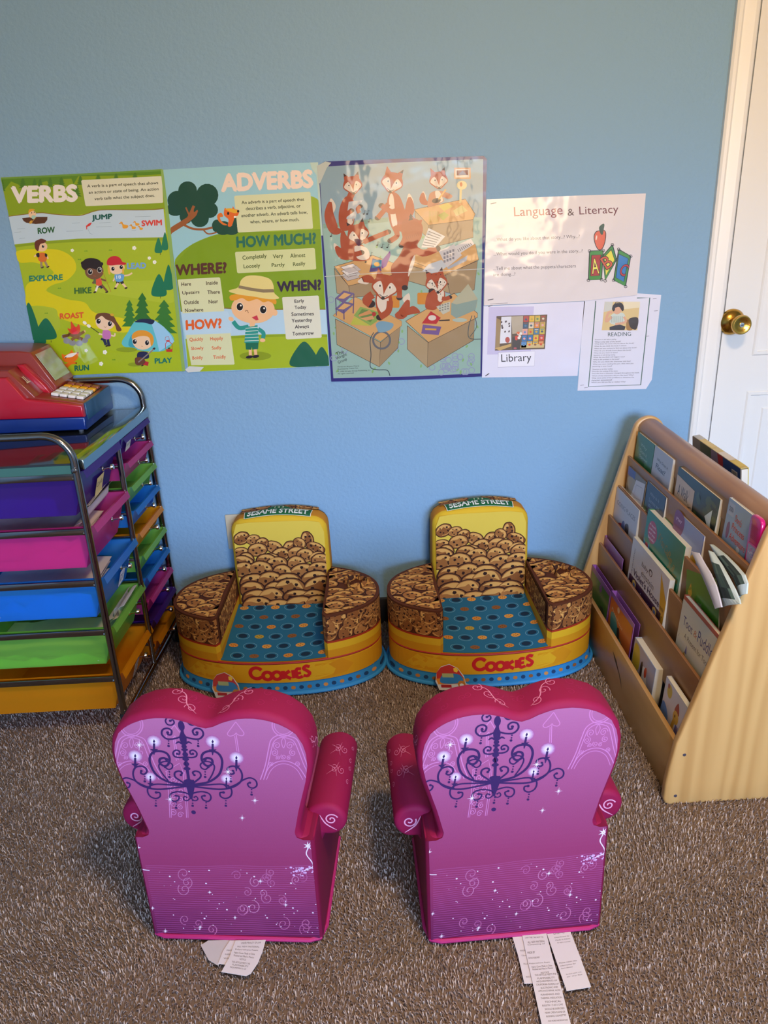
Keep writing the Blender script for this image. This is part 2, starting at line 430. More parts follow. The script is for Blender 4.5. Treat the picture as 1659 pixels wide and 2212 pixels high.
# --- the green poster of verbs
f = wallart(0, 340, 4.1475, .003)
Q = [(5, 180), (700, 148), (1450, 105), (1552, 1000), (1650, 1915), (1000, 1935), (367, 1966), (200, 1090)]
g = sheet(Q, f, '#a9bd1c'); a = Art(g, f)
def clipx(x, y):   # keep ink on the paper: left and right edges of the sheet
    l = 5+(y-180)*.1997+3; r = 1450+(y-105)*.1105-3
    return min(max(x, l), r), min(max(y, 180-(x-5)*.052+2), 1966-(x-367)*.0397-3)
a.clamp = clipx
a.poly([(5, 182), (1450, 107), (1470, 300), (1490, 465), (1380, 470), (1290, 470), (900, 468), (760, 505), (690, 515), (470, 505), (350, 495), (80, 520)], '#8ca516')
a.L = 2
a.poly([(5, 182), (1450, 107), (1452, 150), (1300, 160), (900, 165), (700, 170), (660, 240), (640, 190), (540, 195), (520, 240), (440, 240), (420, 210), (300, 250), (180, 250), (100, 215), (40, 290), (20, 290)], '#5d8a1c')
a.L = 3
for x, y, w, h in ((20, 190, 60, 110), (205, 185, 80, 90), (310, 190, 60, 75), (360, 190, 60, 70), (450, 178, 60, 85), (550, 175, 80, 80), (720, 165, 70, 80), (1040, 140, 60, 60), (1210, 130, 70, 70), (880, 150, 60, 45), (680, 240, 110, 110)):
    pine(a, x, y, w, h, '#4e7a20')
a.L = 4
a.line([(5, 186), (700, 152), (1448, 112)], 22, '#6f9a3a')
a.poly([(78, 528), (350, 497), (470, 508), (690, 522), (780, 505), (900, 472), (1290, 473), (1380, 473), (1465, 462), (1490, 715), (1300, 718), (700, 728), (400, 750), (130, 780)], '#c3d5df')
a.L = 5
a.line([(78, 528), (350, 497), (470, 508), (690, 522), (780, 505), (900, 472), (1290, 471), (1465, 458)], 7, '#8f6a2a', True)
for x, y, w in ((190, 640, 70), (160, 670, 60), (680, 588, 70), (940, 585, 100), (930, 622, 140), (670, 660, 150), (1280, 530, 140), (1200, 655, 40), (200, 725, 50)):
    a.line([(x-w/2, y+2), (x+w/2, y-3)], 3, '#93a9b6')
a.poly([(130, 782), (400, 752), (700, 730), (1300, 720), (1490, 717), (1495, 745), (1300, 745), (700, 755), (400, 775), (138, 805)], '#8ea516')
a.L = 4
a.blob([(150, 840), (420, 820), (560, 840), (660, 910), (680, 1010), (600, 1100), (480, 1140), (420, 1180), (440, 1210), (600, 1270), (760, 1300), (850, 1390), (1130, 1450), (1180, 1530), (1100, 1570), (850, 1530), (720, 1500), (540, 1440), (480, 1360), (250, 1340), (230, 1240), (250, 1130), (440, 1060), (480, 1030), (420, 980), (300, 940), (175, 940)], '#dccf00')
a.L = 5
a.blob([(250, 1345), (480, 1350), (520, 1420), (540, 1500), (500, 1560), (290, 1560)], '#aebf2c')
a.blob([(1000, 1120), (1250, 1105), (1530, 1120), (1550, 1300), (1200, 1260), (860, 1200)], '#b2c42a')
a.L = 6
bush(a, 275, 1300, 160, 330, '#1f6d4c', -20); bush(a, 410, 1440, 200, 190, '#1f6d4c'); bush(a, 360, 1540, 110, 130, '#1f6d4c')
bush(a, 1420, 720, 70, 135, '#277a52'); bush(a, 1478, 670, 60, 160, '#277a52'); bush(a, 1425, 1045, 140, 200, '#1f7551'); bush(a, 1510, 960, 90, 225, '#1f7551')
for x, y in ((1437, 855), (1438, 1245), (370, 1668), (458, 1640)): a.line([(x, y), (x, y+18)], 5, '#4a3a22')
pine(a, 1160, 1275, 140, 240, '#3b7a2b'); pine(a, 1275, 1210, 190, 300, '#347025'); pine(a, 1470, 1275, 240, 300, '#3b7a2b')
for x, y, r in ((648, 833, 15), (1203, 812, 18), (1338, 902, 15), (1385, 938, 17), (772, 1730, 15), (940, 1745, 19), (906, 1848, 18)): flower(a, x, y, r)
for x, y in ((990, 830), (712, 913), (533, 1172), (415, 1395), (1020, 1812), (770, 838)): a.poly([(x-18, y+5), (x-8, y-6), (x, y+2), (x+8, y-8), (x+18, y+5)], '#6f9a1a')
# rowing boat
a.poly([(198, 545), (300, 532), (426, 532), (424, 560), (400, 590), (320, 597), (235, 585), (212, 570)], '#5b3518')
a.L = 7; a.ell(290, 510, 34, 34, '#f0c9a0'); a.ell(302, 535, 20, 18, '#a9cdb7'); a.L = 8
a.blob([(256, 500), (262, 465), (300, 462), (315, 470), (295, 478), (270, 490)], '#e3a52c'); a.ell(285, 497, 4, 6, '#1d1412', n=8); a.ell(308, 491, 4, 6, '#1d1412', n=8)
a.line([(325, 535), (278, 588)], 5, '#c6922c'); a.ell(278, 580, 12, 18, '#d8a33a', 40)
# fish, ducks
a.L = 7; a.blob([(822, 585), (800, 590), (778, 610), (775, 640), (786, 620), (806, 612)], '#d63a2e'); a.line([(775, 610), (778, 645)], 8, '#d63a2e')
a.line([(790, 645), (805, 680), (830, 690)], 4, '#9db6c4')
for x, y, k in ((1110, 605, 1.0), (1190, 620, .72), (1222, 590, .7), (1258, 630, .6)):
    a.L = 7; a.blob([(x-35*k, y-22*k), (x-15*k, y-28*k), (x-2*k, y-6*k), (x+38*k, y+5*k), (x+30*k, y+28*k), (x-8*k, y+30*k), (x-15*k, y)], '#e6a12c'); a.L = 8
    a.ell(x-14*k, y-17*k, 2.5, 3, '#1d1412', n=8); a.poly([(x-32*k, y-18*k), (x-46*k, y-10*k), (x-28*k, y-8*k)], '#cf7a1a')
def kid(cx, cy, r, skin, hair, hairpts, shirt, body, legs, shoes, eyes, arms=()):
    """small paper figure: big round head, short body"""
    L0 = 7; a.L = L0
    for p, w in arms: a.line(p, w, skin, True)
    for p, w, c in legs: a.line(p, w, c)
    for x, y in shoes: a.ell(x, y, 14, 8, '#38261a', -20)
    a.L = L0+1; a.blob(body, shirt); a.L = L0+2; a.ell(cx, cy, r, r*.88, skin, n=24); a.L = L0+3
    for hp in hairpts: a.blob(hp, hair)
    a.L = L0+4
    for ex, ey, er in eyes: eye(a, ex, ey, er)
    a.L = L0+7
# explorer
kid(375, 800, 50, '#efc69a', '#6b3520', [[(312, 800), (315, 755), (350, 735), (375, 728), (415, 745), (400, 765), (360, 780), (345, 835), (325, 830)]], '#d9702a', [(345, 860), (410, 860), (415, 928), (350, 928)],
    [([(370, 925), (372, 985)], 20, '#a08a6a'), ([(400, 925), (425, 978)], 20, '#a08a6a')], [(380, 985), (430, 980)], [(387, 797, 11)], [([(330, 870), (308, 890)], 14), ([(420, 880), (432, 910)], 13)])
a.blob([(325, 865), (350, 855), (355, 890), (335, 893)], '#27221e'); a.blob([(405, 860), (425, 870), (420, 893), (405, 885)], '#27221e')
# hiker
kid(845, 1020, 84, '#7a5236', '#2b1c16', [[(735, 985), (730, 950), (760, 915), (800, 902), (850, 905), (895, 925), (915, 970), (905, 1000), (870, 1005), (800, 990), (765, 1010)]], '#dd5a3c', [(852, 1085), (900, 1080), (912, 1140), (865, 1145)],
    [([(880, 1140), (858, 1200)], 18, '#efe6d2'), ([(910, 1140), (960, 1200)], 18, '#7a5236'), ([(870, 1150), (880, 1172)], 34, '#2b2a4a'), ([(905, 1145), (920, 1170)], 34, '#2b2a4a')], [(850, 1208), (957, 1206)], [(808, 1025, 20), (893, 1008, 19)], [([(865, 1085), (830, 1130)], 18), ([(905, 1090), (950, 1105)], 16)])
for k in range(9): a.ell(742+k*21, 960-38*sin(.35+k*.33), 17, 17, '#2b1c16', n=9)
a.line([(920, 1020), (995, 1205)], 5, '#b48a2a'); a.blob([(840, 1095), (858, 1090), (860, 1130), (842, 1128)], '#5a6a4a'); a.line([(838, 1060), (858, 1066)], 4, '#c2483a')
# leader in the red cap
kid(1045, 985, 72, '#f0cda6', '#e7b23a', [[(972, 960), (985, 1000), (990, 1045), (975, 1045), (965, 1000)], [(1100, 960), (1112, 1000), (1108, 1050), (1096, 1030)]], '#6aa6d8', [(1030, 1050), (1105, 1045), (1112, 1075), (1095, 1110), (1040, 1110)],
    [([(1060, 1125), (1035, 1165)], 18, '#f0cda6'), ([(1095, 1125), (1130, 1165)], 18, '#f0cda6'), ([(1055, 1110), (1058, 1135)], 30, '#37302a'), ([(1090, 1108), (1098, 1132)], 30, '#37302a')], [(1035, 1172), (1130, 1170)], [(1013, 998, 15), (1087, 983, 15)], [([(1105, 1060), (1150, 1055), (1185, 1035)], 14), ([(1035, 1065), (1015, 1110)], 13)])
a.blob([(960, 960), (965, 915), (1000, 888), (1045, 885), (1080, 905), (1098, 935), (1128, 945), (1120, 962), (1060, 962), (1000, 968)], '#c8242c')
a.text('18', (1045, 1088), (1085, 1085), 30, '#dcebf5', .02)
# camp fire
a.L = 7
for x, y, r in ((580, 1605, 28), (600, 1645, 32), (650, 1662, 32), (710, 1665, 32), (760, 1640, 30), (785, 1605, 26)): a.ell(x, y, r, r*.8, '#8f8f92')
a.L = 8; a.line([(560, 1605), (720, 1570)], 26, '#6f4a24'); a.line([(610, 1580), (740, 1630)], 30, '#7d552a'); a.L = 9; a.line([(640, 1635), (755, 1560)], 26, '#8a6030'); a.ell(757, 1560, 12, 14, '#d9bd7a')
a.blob([(640, 1580), (605, 1530), (635, 1535), (637, 1468), (680, 1520), (705, 1492), (720, 1540), (700, 1580)], '#dd4a22'); a.L = 10; a.blob([(650, 1580), (640, 1545), (668, 1520), (690, 1550), (690, 1580)], '#e03038')
# marshmallow girl
a.L = 7; a.line([(742, 1470), (890, 1575)], 6, '#2c2420'); a.L = 8; a.ell(760, 1482, 20, 14, '#f5efe2', 35); a.ell(796, 1510, 20, 14, '#f5efe2', 35)
kid(945, 1470, 88, '#f1cfae', '#6e4426', [[(858, 1455), (862, 1410), (905, 1393), (965, 1395), (1020, 1425), (1045, 1470), (1090, 1545), (1050, 1555), (1030, 1500), (1000, 1470), (950, 1450), (910, 1420)]], '#c878b4', [(925, 1550), (985, 1555), (990, 1620), (925, 1625)],
    [([(930, 1625), (950, 1680)], 26, '#27284a'), ([(965, 1625), (975, 1680)], 24, '#27284a')], [(958, 1688), (980, 1685)], [(884, 1468, 19), (985, 1490, 18)], [([(930, 1590), (885, 1580)], 14), ([(985, 1590), (1025, 1600), (1030, 1575)], 13)])
a.line([(905, 1625), (950, 1640)], 20, '#27284a'); a.ell(1005, 1410, 18, 12, '#d8a82c', 20); a.line([(932, 1515), (945, 1524), (955, 1515)], 3, '#a05a40')
# tent, player, lantern
a.L = 7; a.blob([(1105, 1690), (1150, 1560), (1210, 1470), (1290, 1450), (1360, 1470), (1385, 1460), (1480, 1530), (1560, 1640), (1430, 1740)], '#62c0c8'); a.L = 8
a.poly([(1360, 1495), (1390, 1462), (1470, 1520), (1530, 1590), (1562, 1650), (1428, 1738), (1400, 1620)], '#9ccdea')
a.blob([(1210, 1475), (1260, 1448), (1340, 1448), (1385, 1462), (1360, 1495), (1290, 1480)], '#25294a'); a.blob([(1155, 1690), (1180, 1590), (1270, 1550), (1300, 1570), (1260, 1690)], '#3f9fb0')
a.L = 7; a.ell(1135, 1722, 95, 22, '#8ea01e'); a.ell(1210, 1855, 65, 18, '#8ea01e')
kid(1280, 1640, 94, '#f1cda6', '#e39a2a', [[(1185, 1625), (1190, 1580), (1240, 1550), (1310, 1553), (1365, 1590), (1378, 1650), (1355, 1690), (1340, 1620), (1300, 1600), (1240, 1605)]], '#27284a', [(1240, 1745), (1320, 1745), (1330, 1800), (1235, 1800)],
    [([(1240, 1830), (1330, 1850)], 36, '#b8262e')], [(1275, 1862)], [(1208, 1650, 18), (1318, 1660, 18)], [([(1325, 1760), (1375, 1720)], 14)])
a.blob([(1210, 1800), (1240, 1790), (1290, 1800), (1300, 1840), (1250, 1862), (1215, 1850)], '#6a4028'); a.line([(1240, 1835), (1378, 1718)], 11, '#8b8078'); a.ell(1380, 1714, 14, 10, '#3a2a22', -30); a.line([(1268, 1690), (1278, 1694)], 3, '#a05a40')
a.L = 8; a.line([(1480, 1640), (1482, 1610), (1512, 1605), (1518, 1640)], 4, '#b8443a'); a.line([(1495, 1655), (1482, 1670), (1485, 1720), (1545, 1720), (1540, 1670), (1515, 1650)], 6, '#c03a30'); a.rect(1490, 1722, 1545, 1742, '#c8342c'); a.line([(1490, 1645), (1520, 1645)], 14, '#c8342c'); a.ell(1515, 1710, 12, 6, '#4a3a22')
# running fox
a.L = 7; a.blob([(560, 1890), (590, 1850), (640, 1830), (685, 1835), (688, 1845), (640, 1855), (610, 1880), (580, 1893)], '#e8741e')
a.blob([(555, 1760), (580, 1770), (620, 1755), (640, 1725), (665, 1750), (705, 1745), (690, 1810), (640, 1835), (580, 1830), (558, 1800)], '#ea781e'); a.L = 8
a.blob([(580, 1790), (620, 1760), (690, 1750), (650, 1785), (610, 1792)], '#f6f0e4'); a.ell(698, 1750, 6, 6, '#1d1412', n=8); a.ell(590, 1793, 4, 9, '#1d1412', 20, n=8); a.ell(683, 1843, 5, 8, '#3a2412', n=8)
a.L = 11
a.text('VERBS', (112, 405), (688, 388), 138, '#efe5da', .07)
for t, A, B, h, c in (('ROW', (343, 684), (493, 672), 50, '#2c5e30'), ('JUMP', (828, 575), (1006, 562), 56, '#1d5a4c'), ('SWIM', (1272, 615), (1450, 607), 48, '#d8453a'), ('EXPLORE', (265, 1110), (562, 1097), 48, '#2f7f62'),
                      ('LEAD', (1143, 998), (1308, 993), 50, '#7aa5d6'), ('HIKE', (670, 1220), (820, 1214), 50, '#3d6a2a'), ('ROAST', (540, 1447), (750, 1436), 48, '#dd5a26'), ('RUN', (672, 1912), (797, 1905), 46, '#1f6a54'), ('PLAY', (1390, 1845), (1540, 1838), 44, '#1f7560')):
    a.text(t, A, B, h, c, .055)
a.L = 6; a.poly([(738, 203), (1440, 168), (1452, 172), (1462, 400), (1455, 408), (775, 437), (766, 430), (728, 212)], '#dedcc0'); a.L = 7
a.text('A verb is a part of speech that shows', (783, 278), (1418, 248), 34, '#3f3f24', .018)
a.text('an action or state of being. An action', (797, 335), (1422, 302), 34, '#3f3f24', .018)
a.text('verb tells what the subject does.', (848, 392), (1388, 362), 34, '#3f3f24', .018)
# glossy tape along the right edge
a.clamp = None; a.L = 12
a.poly([(1440, 112), (1462, 108), (1520, 560), (1660, 1912), (1632, 1918), (1560, 1250), (1490, 560)], '#8fb25c')
o = g.build('poster', M_gloss, origin=f(800, 1000)[0])
tag(o, 'green and yellow poster of verbs with children camping, leftmost poster on the blue wall', 'poster')

# --- the blue and green poster of adverbs
f = wallart(340, 330, 4.3658, .0028)
Q = [(50, 160), (700, 122), (1440, 92), (1510, 92), (1570, 1000), (1622, 2012), (960, 2045), (290, 2072)]
g = sheet(Q, f, '#9ccbd6'); a = Art(g, f)
def clipa(x, y):
    l = 50+(y-160)*.1255+3; r = 1500+(y-92)*.0635-2
    return min(max(x, l), r), min(max(y, 160-(x-50)*.047+2), 2072-(x-290)*.045-3)
a.clamp = clipa
a.blob([(150, 1040), (300, 880), (560, 770), (850, 740), (1050, 600), (1080, 450), (1250, 400), (1450, 420), (1540, 520), (1600, 900), (1620, 1300), (1500, 1480), (900, 1480), (210, 1480), (150, 1250)], '#86a41a')
a.L = 2; a.blob([(870, 740), (950, 640), (1050, 450), (1300, 395), (1500, 430), (1560, 560), (1560, 760), (1300, 745)], '#9cb22a'); a.L = 3
a.poly([(160, 1050), (330, 860), (560, 770), (800, 745), (1100, 745), (1550, 720), (1620, 1480), (200, 1500)], '#7f9f16')
a.L = 4; a.poly([(215, 1500), (640, 1470), (900, 1490), (1250, 1480), (1600, 1480), (1610, 1720), (1200, 1710), (800, 1720), (265, 1760)], '#b5d3e4')
a.L = 5; a.line([(215, 1492), (640, 1465), (900, 1485), (1250, 1472), (1600, 1476)], 9, '#8a7030', True)
a.poly([(265, 1755), (800, 1720), (1200, 1708), (1612, 1712), (1625, 2012), (290, 2070)], '#a3b722'); a.L = 6
a.line([(270, 1765), (800, 1735), (1200, 1722), (1612, 1726)], 22, '#8ea51c'); a.ell(925, 1916, 150, 42, '#889a1a')
# tree and squirrel
a.blob([(100, 790), (110, 720), (230, 640), (300, 590), (340, 500), (345, 560), (380, 540), (360, 600), (260, 680), (150, 750)], '#9a5c30')
a.line([(250, 680), (330, 715), (430, 722), (520, 705)], 20, '#9a5c30', True); a.line([(430, 722), (480, 765), (560, 750)], 13, '#9a5c30', True)
a.L = 5
for x, y, rx, ry in ((285, 355, 88, 86), (470, 400, 105, 108), (190, 450, 95, 92), (330, 480, 130, 120), (170, 530, 84, 66), (490, 540, 82, 76), (270, 600, 60, 70), (400, 620, 86, 82), (560, 690, 46, 60), (620, 710, 82, 66), (700, 730, 70, 46), (740, 650, 46, 48)):
    a.ell(x, y, rx, ry, '#1f4a38')
a.L = 7; a.line([(250, 690), (300, 600), (345, 500)], 26, '#9a5c30', True); a.line([(300, 610), (380, 545)], 16, '#9a5c30', True); a.line([(305, 600), (268, 515)], 14, '#9a5c30', True)
a.L = 8
a.blob([(565, 590), (600, 565), (620, 600), (590, 610), (610, 650), (660, 680), (620, 680), (575, 640)], '#dd7426')
a.blob([(630, 540), (640, 520), (660, 535), (705, 525), (712, 505), (730, 530), (770, 545), (760, 590), (730, 610), (700, 690), (665, 690), (670, 630), (630, 590)], '#e0681e'); a.L = 9
a.blob([(640, 530), (700, 525), (755, 545), (740, 570), (680, 555)], '#e5aa2c'); a.ell(668, 572, 11, 14, '#1d1412'); a.ell(762, 552, 11, 12, '#1d1412'); a.ell(732, 606, 12, 10, '#f4ead8')
# word cards
a.L = 7; card = '#dcdcb8'
a.poly([(735, 405), (1432, 368), (1444, 376), (1468, 705), (1460, 716), (770, 752), (758, 744), (724, 415)], '#d6d9ac'); a.poly([(740, 935), (1475, 898), (1485, 906), (1498, 1090), (1490, 1100), (765, 1136), (752, 1128), (732, 944)], '#d2d79c')
a.poly([(200, 1195), (582, 1174), (592, 1182), (630, 1460), (628, 1512), (240, 1530), (192, 1203)], '#d9dcae'); a.poly([(1182, 1362), (1512, 1346), (1522, 1354), (1550, 1735), (1540, 1745), (1225, 1760), (1212, 1752), (1176, 1370)], '#dcdcc8')
a.poly([(278, 1715), (680, 1694), (690, 1702), (728, 1990), (720, 1998), (320, 2004), (270, 1725)], '#d9dcae'); a.poly([(224, 1515), (660, 1492), (690, 1560), (700, 1700), (268, 1718)], '#bcd8e8')
bush(a, 1385, 1780, 280, 240, '#1d5f47'); bush(a, 1550, 1830, 160, 180, '#1d5f47')
# the boy in the hat
a.L = 8; a.line([(860, 1640), (770, 1650), (715, 1590)], 40, '#2e9488', True); a.line([(950, 1660), (1000, 1700), (995, 1750)], 38, '#2e9488', True); a.ell(695, 1567, 26, 20, '#efbd8c', 30); a.ell(992, 1768, 26, 18, '#efbd8c')
a.line([(875, 1850), (878, 1920)], 28, '#efbd8c'); a.line([(922, 1850), (930, 1915)], 28, '#efbd8c'); a.L = 9
a.ell(868, 1925, 34, 14, '#241c2a', -8); a.ell(928, 1920, 32, 14, '#241c2a', -8); a.poly([(830, 1790), (955, 1785), (950, 1850), (895, 1856), (890, 1830), (885, 1858), (835, 1855)], '#1c6a50')
a.poly([(835, 1640), (945, 1625), (958, 1790), (820, 1792)], '#2e9488'); a.L = 10
for k in range(5): a.line([(831-k*2, 1655+k*30), (950+k*2, 1645+k*31)], 6, '#cfe4d8')
a.L = 11; a.ell(902, 1470, 205, 138, '#efbd8c', 4, n=30); a.ell(1108, 1508, 26, 30, '#efbd8c'); a.poly([(868, 1590), (925, 1592), (915, 1635), (872, 1640)], '#efbd8c'); a.L = 12
a.blob([(690, 1390), (700, 1340), (900, 1330), (1100, 1370), (1115, 1430), (1050, 1400), (1000, 1410), (940, 1380), (860, 1400), (800, 1370), (740, 1390)], '#e09a26'); a.L = 13
a.blob([(672, 1302), (760, 1270), (790, 1200), (850, 1160), (960, 1160), (1060, 1190), (1095, 1250), (1102, 1320), (1148, 1372), (1050, 1380), (900, 1355), (760, 1335)], '#e3d184'); a.L = 14
a.poly([(770, 1250), (900, 1275), (1000, 1288), (1095, 1286), (1102, 1315), (1000, 1318), (890, 1303), (764, 1276)], '#8c7a5a'); eye(a, 778, 1452, 30); eye(a, 998, 1478, 30); a.L = 16
a.poly([(890, 1552), (940, 1532), (955, 1575), (930, 1580)], '#c8384a'); a.line([(828, 1500), (835, 1485), (852, 1488), (858, 1510)], 5, '#8a5a38')
a.L = 9
a.text('ADVERBS', (612, 362), (1462, 322), 155, '#f1d9c6', .07); a.text('HOW MUCH?', (752, 892), (1495, 855), 98, '#2b6c56', .055); a.text('WHERE?', (180, 1155), (652, 1130), 96, '#5a3326', .06)
a.text('WHEN?', (1135, 1310), (1543, 1290), 92, '#33243c', .06); a.text('HOW?', (275, 1668), (605, 1650), 86, '#e0652a', .06)
ik = '#4c3a2c'
for t, A, B, h, c in (('An adverb is a part of speech that', (795, 493), (1385, 462), 38, '#48503a'), ('describes a verb, adjective, or', (836, 552), (1352, 524), 40, '#48503a'), ('another adverb. An adverb tells how,', (793, 612), (1415, 580), 36, '#48503a'), ('when, where, or how much.', (876, 672), (1338, 648), 36, '#48503a'),
                      ('Completely', (806, 1022), (1032, 1000), 50, '#4c5a20'), ('Very', (1093, 1008), (1188, 998), 48, '#4c5a20'), ('Almost', (1254, 990), (1395, 982), 38, '#4c5a20'), ('Loosely', (815, 1100), (970, 1090), 46, '#4c5a20'), ('Partly', (1080, 1088), (1202, 1080), 44, '#4c5a20'), ('Really', (1282, 1078), (1396, 1070), 44, '#4c5a20'),
                      ('Here', (228, 1258), (318, 1252), 34, ik), ('Inside', (462, 1246), (570, 1240), 34, ik), ('Upstairs', (238, 1345), (398, 1335), 38, ik), ('There', (472, 1332), (590, 1328), 34, ik), ('Outside', (252, 1430), (392, 1422), 36, ik), ('Near', (485, 1422), (573, 1416), 34, ik), ('Nowhere', (262, 1504), (433, 1495), 34, ik),
                      ('Early', (1295, 1425), (1385, 1418), 40, '#2c2430'), ('Today', (1295, 1484), (1405, 1478), 40, '#2c2430'), ('Sometimes', (1265, 1540), (1475, 1532), 34, '#2c2430'), ('Yesterday', (1268, 1610), (1460, 1600), 42, '#2c2430'), ('Always', (1298, 1668), (1430, 1660), 42, '#2c2430'), ('Tomorrow', (1275, 1724), (1475, 1715), 34, '#2c2430'),
                      ('Quickly', (305, 1788), (432, 1780), 42, '#d8602e'), ('Happily', (500, 1780), (620, 1774), 42, '#d8602e'), ('Slowly', (320, 1870), (436, 1864), 40, '#d8602e'), ('Sadly', (515, 1866), (605, 1860), 40, '#d8602e'), ('Boldly', (332, 1960), (430, 1954), 40, '#d8602e'), ('Timidly', (528, 1955), (646, 1948), 42, '#d8602e')):
    a.text(t, A, B, h, c, .02)
a.clamp = None; a.L = 10
a.poly([(1440, 92), (1515, 90), (1560, 780), (1545, 780), (1500, 210), (1455, 150)], '#b9cfc2'); a.poly([(262, 2045), (300, 2012), (440, 2020), (400, 2062), (290, 2072)], '#d6d8d0')
o = g.build('poster', M_gloss, origin=f(800, 1000)[0])
tag(o, 'adverbs poster with a boy in a straw hat, next to the fox poster', 'poster')

# --- the poster of foxes in an office
f = wallart(670, 320, 4.1475, .0034)
Q = [(60, 160), (130, 120), (800, 95), (1555, 70), (1585, 100), (1560, 1000), (1538, 2045), (900, 2075), (190, 2092), (120, 1100)]
g = sheet(Q, f, '#2b2670', .0034); a = Art(g, f); a.gain = .82
a.poly([(80, 168), (800, 128), (1550, 98), (1545, 700), (1525, 2018), (900, 2045), (208, 2062), (140, 1100)], '#9fb9c0'); a.L = 2
a.poly([(110, 690), (700, 640), (720, 670), (1540, 560), (1525, 2016), (208, 2058), (140, 1100)], '#9fc0b2')
a.poly([(84, 170), (800, 130), (1548, 100), (1540, 620), (720, 620), (110, 690)], '#93aeb9'); a.L = 3
a.line([(118, 700), (700, 640)], 40, '#8fae98')
random.seed(3)
for i in range(95):
    x = random.uniform(150, 1510); y = random.uniform(720, 2030)
    if x < 150+(y-700)*.05: continue
    a.ell(x, y, 9, 16, '#8cba74', random.uniform(-40, 60), n=8)
for i in range(45):
    x = random.uniform(1120, 1500); y = random.uniform(1820, 2010)
    if i < 22: x = random.uniform(180, 1500); y = random.uniform(1250, 2000)
    a.spiral(x, y, 26, 1, 7, '#9aa2c0', inner=1)
ik = '#4a3a2c'
def desk(top, left, right):
    a.L = 4; a.poly(left, '#b59c74'); a.poly(right, '#a88e68'); a.L = 5; a.poly(top, '#dba866')
    for p in (top, left, right): a.line(p+[p[0]], 4, ik)
desk([(930, 550), (1390, 455), (1478, 590), (1460, 640), (1060, 690)], [(940, 560), (1060, 690), (1050, 800), (940, 700)], [(1060, 690), (1460, 640), (1460, 800), (1050, 900)])
desk([(900, 960), (1480, 860), (1510, 1000), (1210, 1140), (890, 1050)], [(880, 1000), (1210, 1130), (1250, 1300), (880, 1190)], [(1210, 1130), (1500, 1010), (1470, 1270), (1255, 1310)])
desk([(215, 1060), (560, 960), (830, 1060), (760, 1130), (345, 1235)], [(215, 1075), (345, 1235), (360, 1330), (240, 1300)], [(345, 1235), (760, 1130), (760, 1300), (360, 1340)])
desk([(205, 1500), (400, 1330), (820, 1550), (820, 1590), (630, 1730)], [(225, 1530), (630, 1740), (620, 1960), (240, 1760)], [(630, 1740), (810, 1590), (785, 1790), (620, 1960)])
desk([(855, 1550), (1290, 1300), (1500, 1480), (1500, 1515), (1060, 1740)], [(870, 1590), (1055, 1740), (1050, 1965), (870, 1800)], [(1055, 1740), (1475, 1525), (1465, 1720), (1050, 1965)])
fo, fd, fw, fk = '#b04a1c', '#8a3a18', '#ead9c4', '#2e1a16'
def limb(p, w, hand=True):
    a.line(p, w, fo, True)
    if hand: a.ell(p[-1][0], p[-1][1], w*.62, w*.5, fk)
def head(x, y, r, rot=0, back=False):
    c, q = cos(radians(rot)), sin(radians(rot)); T = lambda dx, dy: (x+r*(dx*c-dy*q), y+r*(dx*q+dy*c))
    L0 = a.L
    for sg in (-1, 1): a.poly([T(sg*.75, -.35), T(sg*.72, -1.25), T(sg*.2, -.75)], fo); a.poly([T(sg*.72, -.9), T(sg*.72, -1.25), T(sg*.45, -.95)], fk)
    a.blob([T(-.95, .1), T(-.6, -.7), T(0, -.85), T(.6, -.7), T(.95, .1), T(.55, .6), T(0, .95), T(-.55, .6)], fo); a.L += 1
    if not back:
        a.blob([T(-.85, .1), T(-.4, -.35), T(-.12, .15), T(0, .85), T(-.5, .5)], fw); a.blob([T(.85, .1), T(.4, -.35), T(.12, .15), T(0, .85), T(.5, .5)], fw); a.L += 1
        for sg in (-1, 1): a.ell(*T(sg*.38, -.02), r*.13, r*.16, '#f3ead8', n=10)
        a.L += 1
        for sg in (-1, 1): a.ell(*T(sg*.36, .0), r*.06, r*.09, fk, n=8)
        a.ell(*T(0, .85), r*.14, r*.11, fk, n=10); a.line([T(-.3, .6), T(-.1, .72), T(.1, .72), T(.3, .6)], r*.05, ik, True)
    a.L = L0
def tail(p, w, tip):
    a.line(p, w, fo, True, True); a.blob(tip, fw)
# reader, top left
a.L = 6; tail([(280, 740), (215, 730), (170, 600), (180, 480)], 95, [(165, 540), (185, 450), (228, 510), (215, 570), (185, 585)])
a.L = 7; a.blob([(330, 430), (390, 470), (400, 560), (385, 690), (330, 740), (270, 720), (255, 600), (280, 490)], fo); a.L = 8; a.blob([(360, 480), (392, 520), (385, 660), (340, 690), (335, 580)], fw)
a.L = 8; a.line([(375, 400), (345, 470)], 60, fo); a.L = 9; head(380, 330, 92, -8); a.L = 13; a.poly([(345, 480), (470, 465), (420, 560), (405, 630), (325, 635)], '#c6cacb'); a.L = 14; limb([(290, 620), (330, 590), (370, 560)], 40); limb([(440, 580), (425, 545), (450, 520)], 34)
# singer
a.L = 7; tail([(420, 960), (300, 960), (230, 880)], 80, [(215, 900), (215, 850), (260, 890), (255, 940)]); a.L = 8
a.blob([(290, 720), (340, 800), (460, 860), (520, 930), (530, 1000), (400, 1010), (300, 960), (270, 830)], fo); a.L = 9; a.blob([(400, 880), (500, 890), (535, 960), (500, 1000), (420, 985)], fw); a.L = 10; head(430, 770, 105, -15); a.L = 14
a.blob([(395, 820), (440, 815), (465, 830), (450, 865), (430, 875)], '#5a2440'); limb([(480, 840), (600, 790), (700, 750)], 44); limb([(330, 930), (400, 950), (460, 935)], 44)
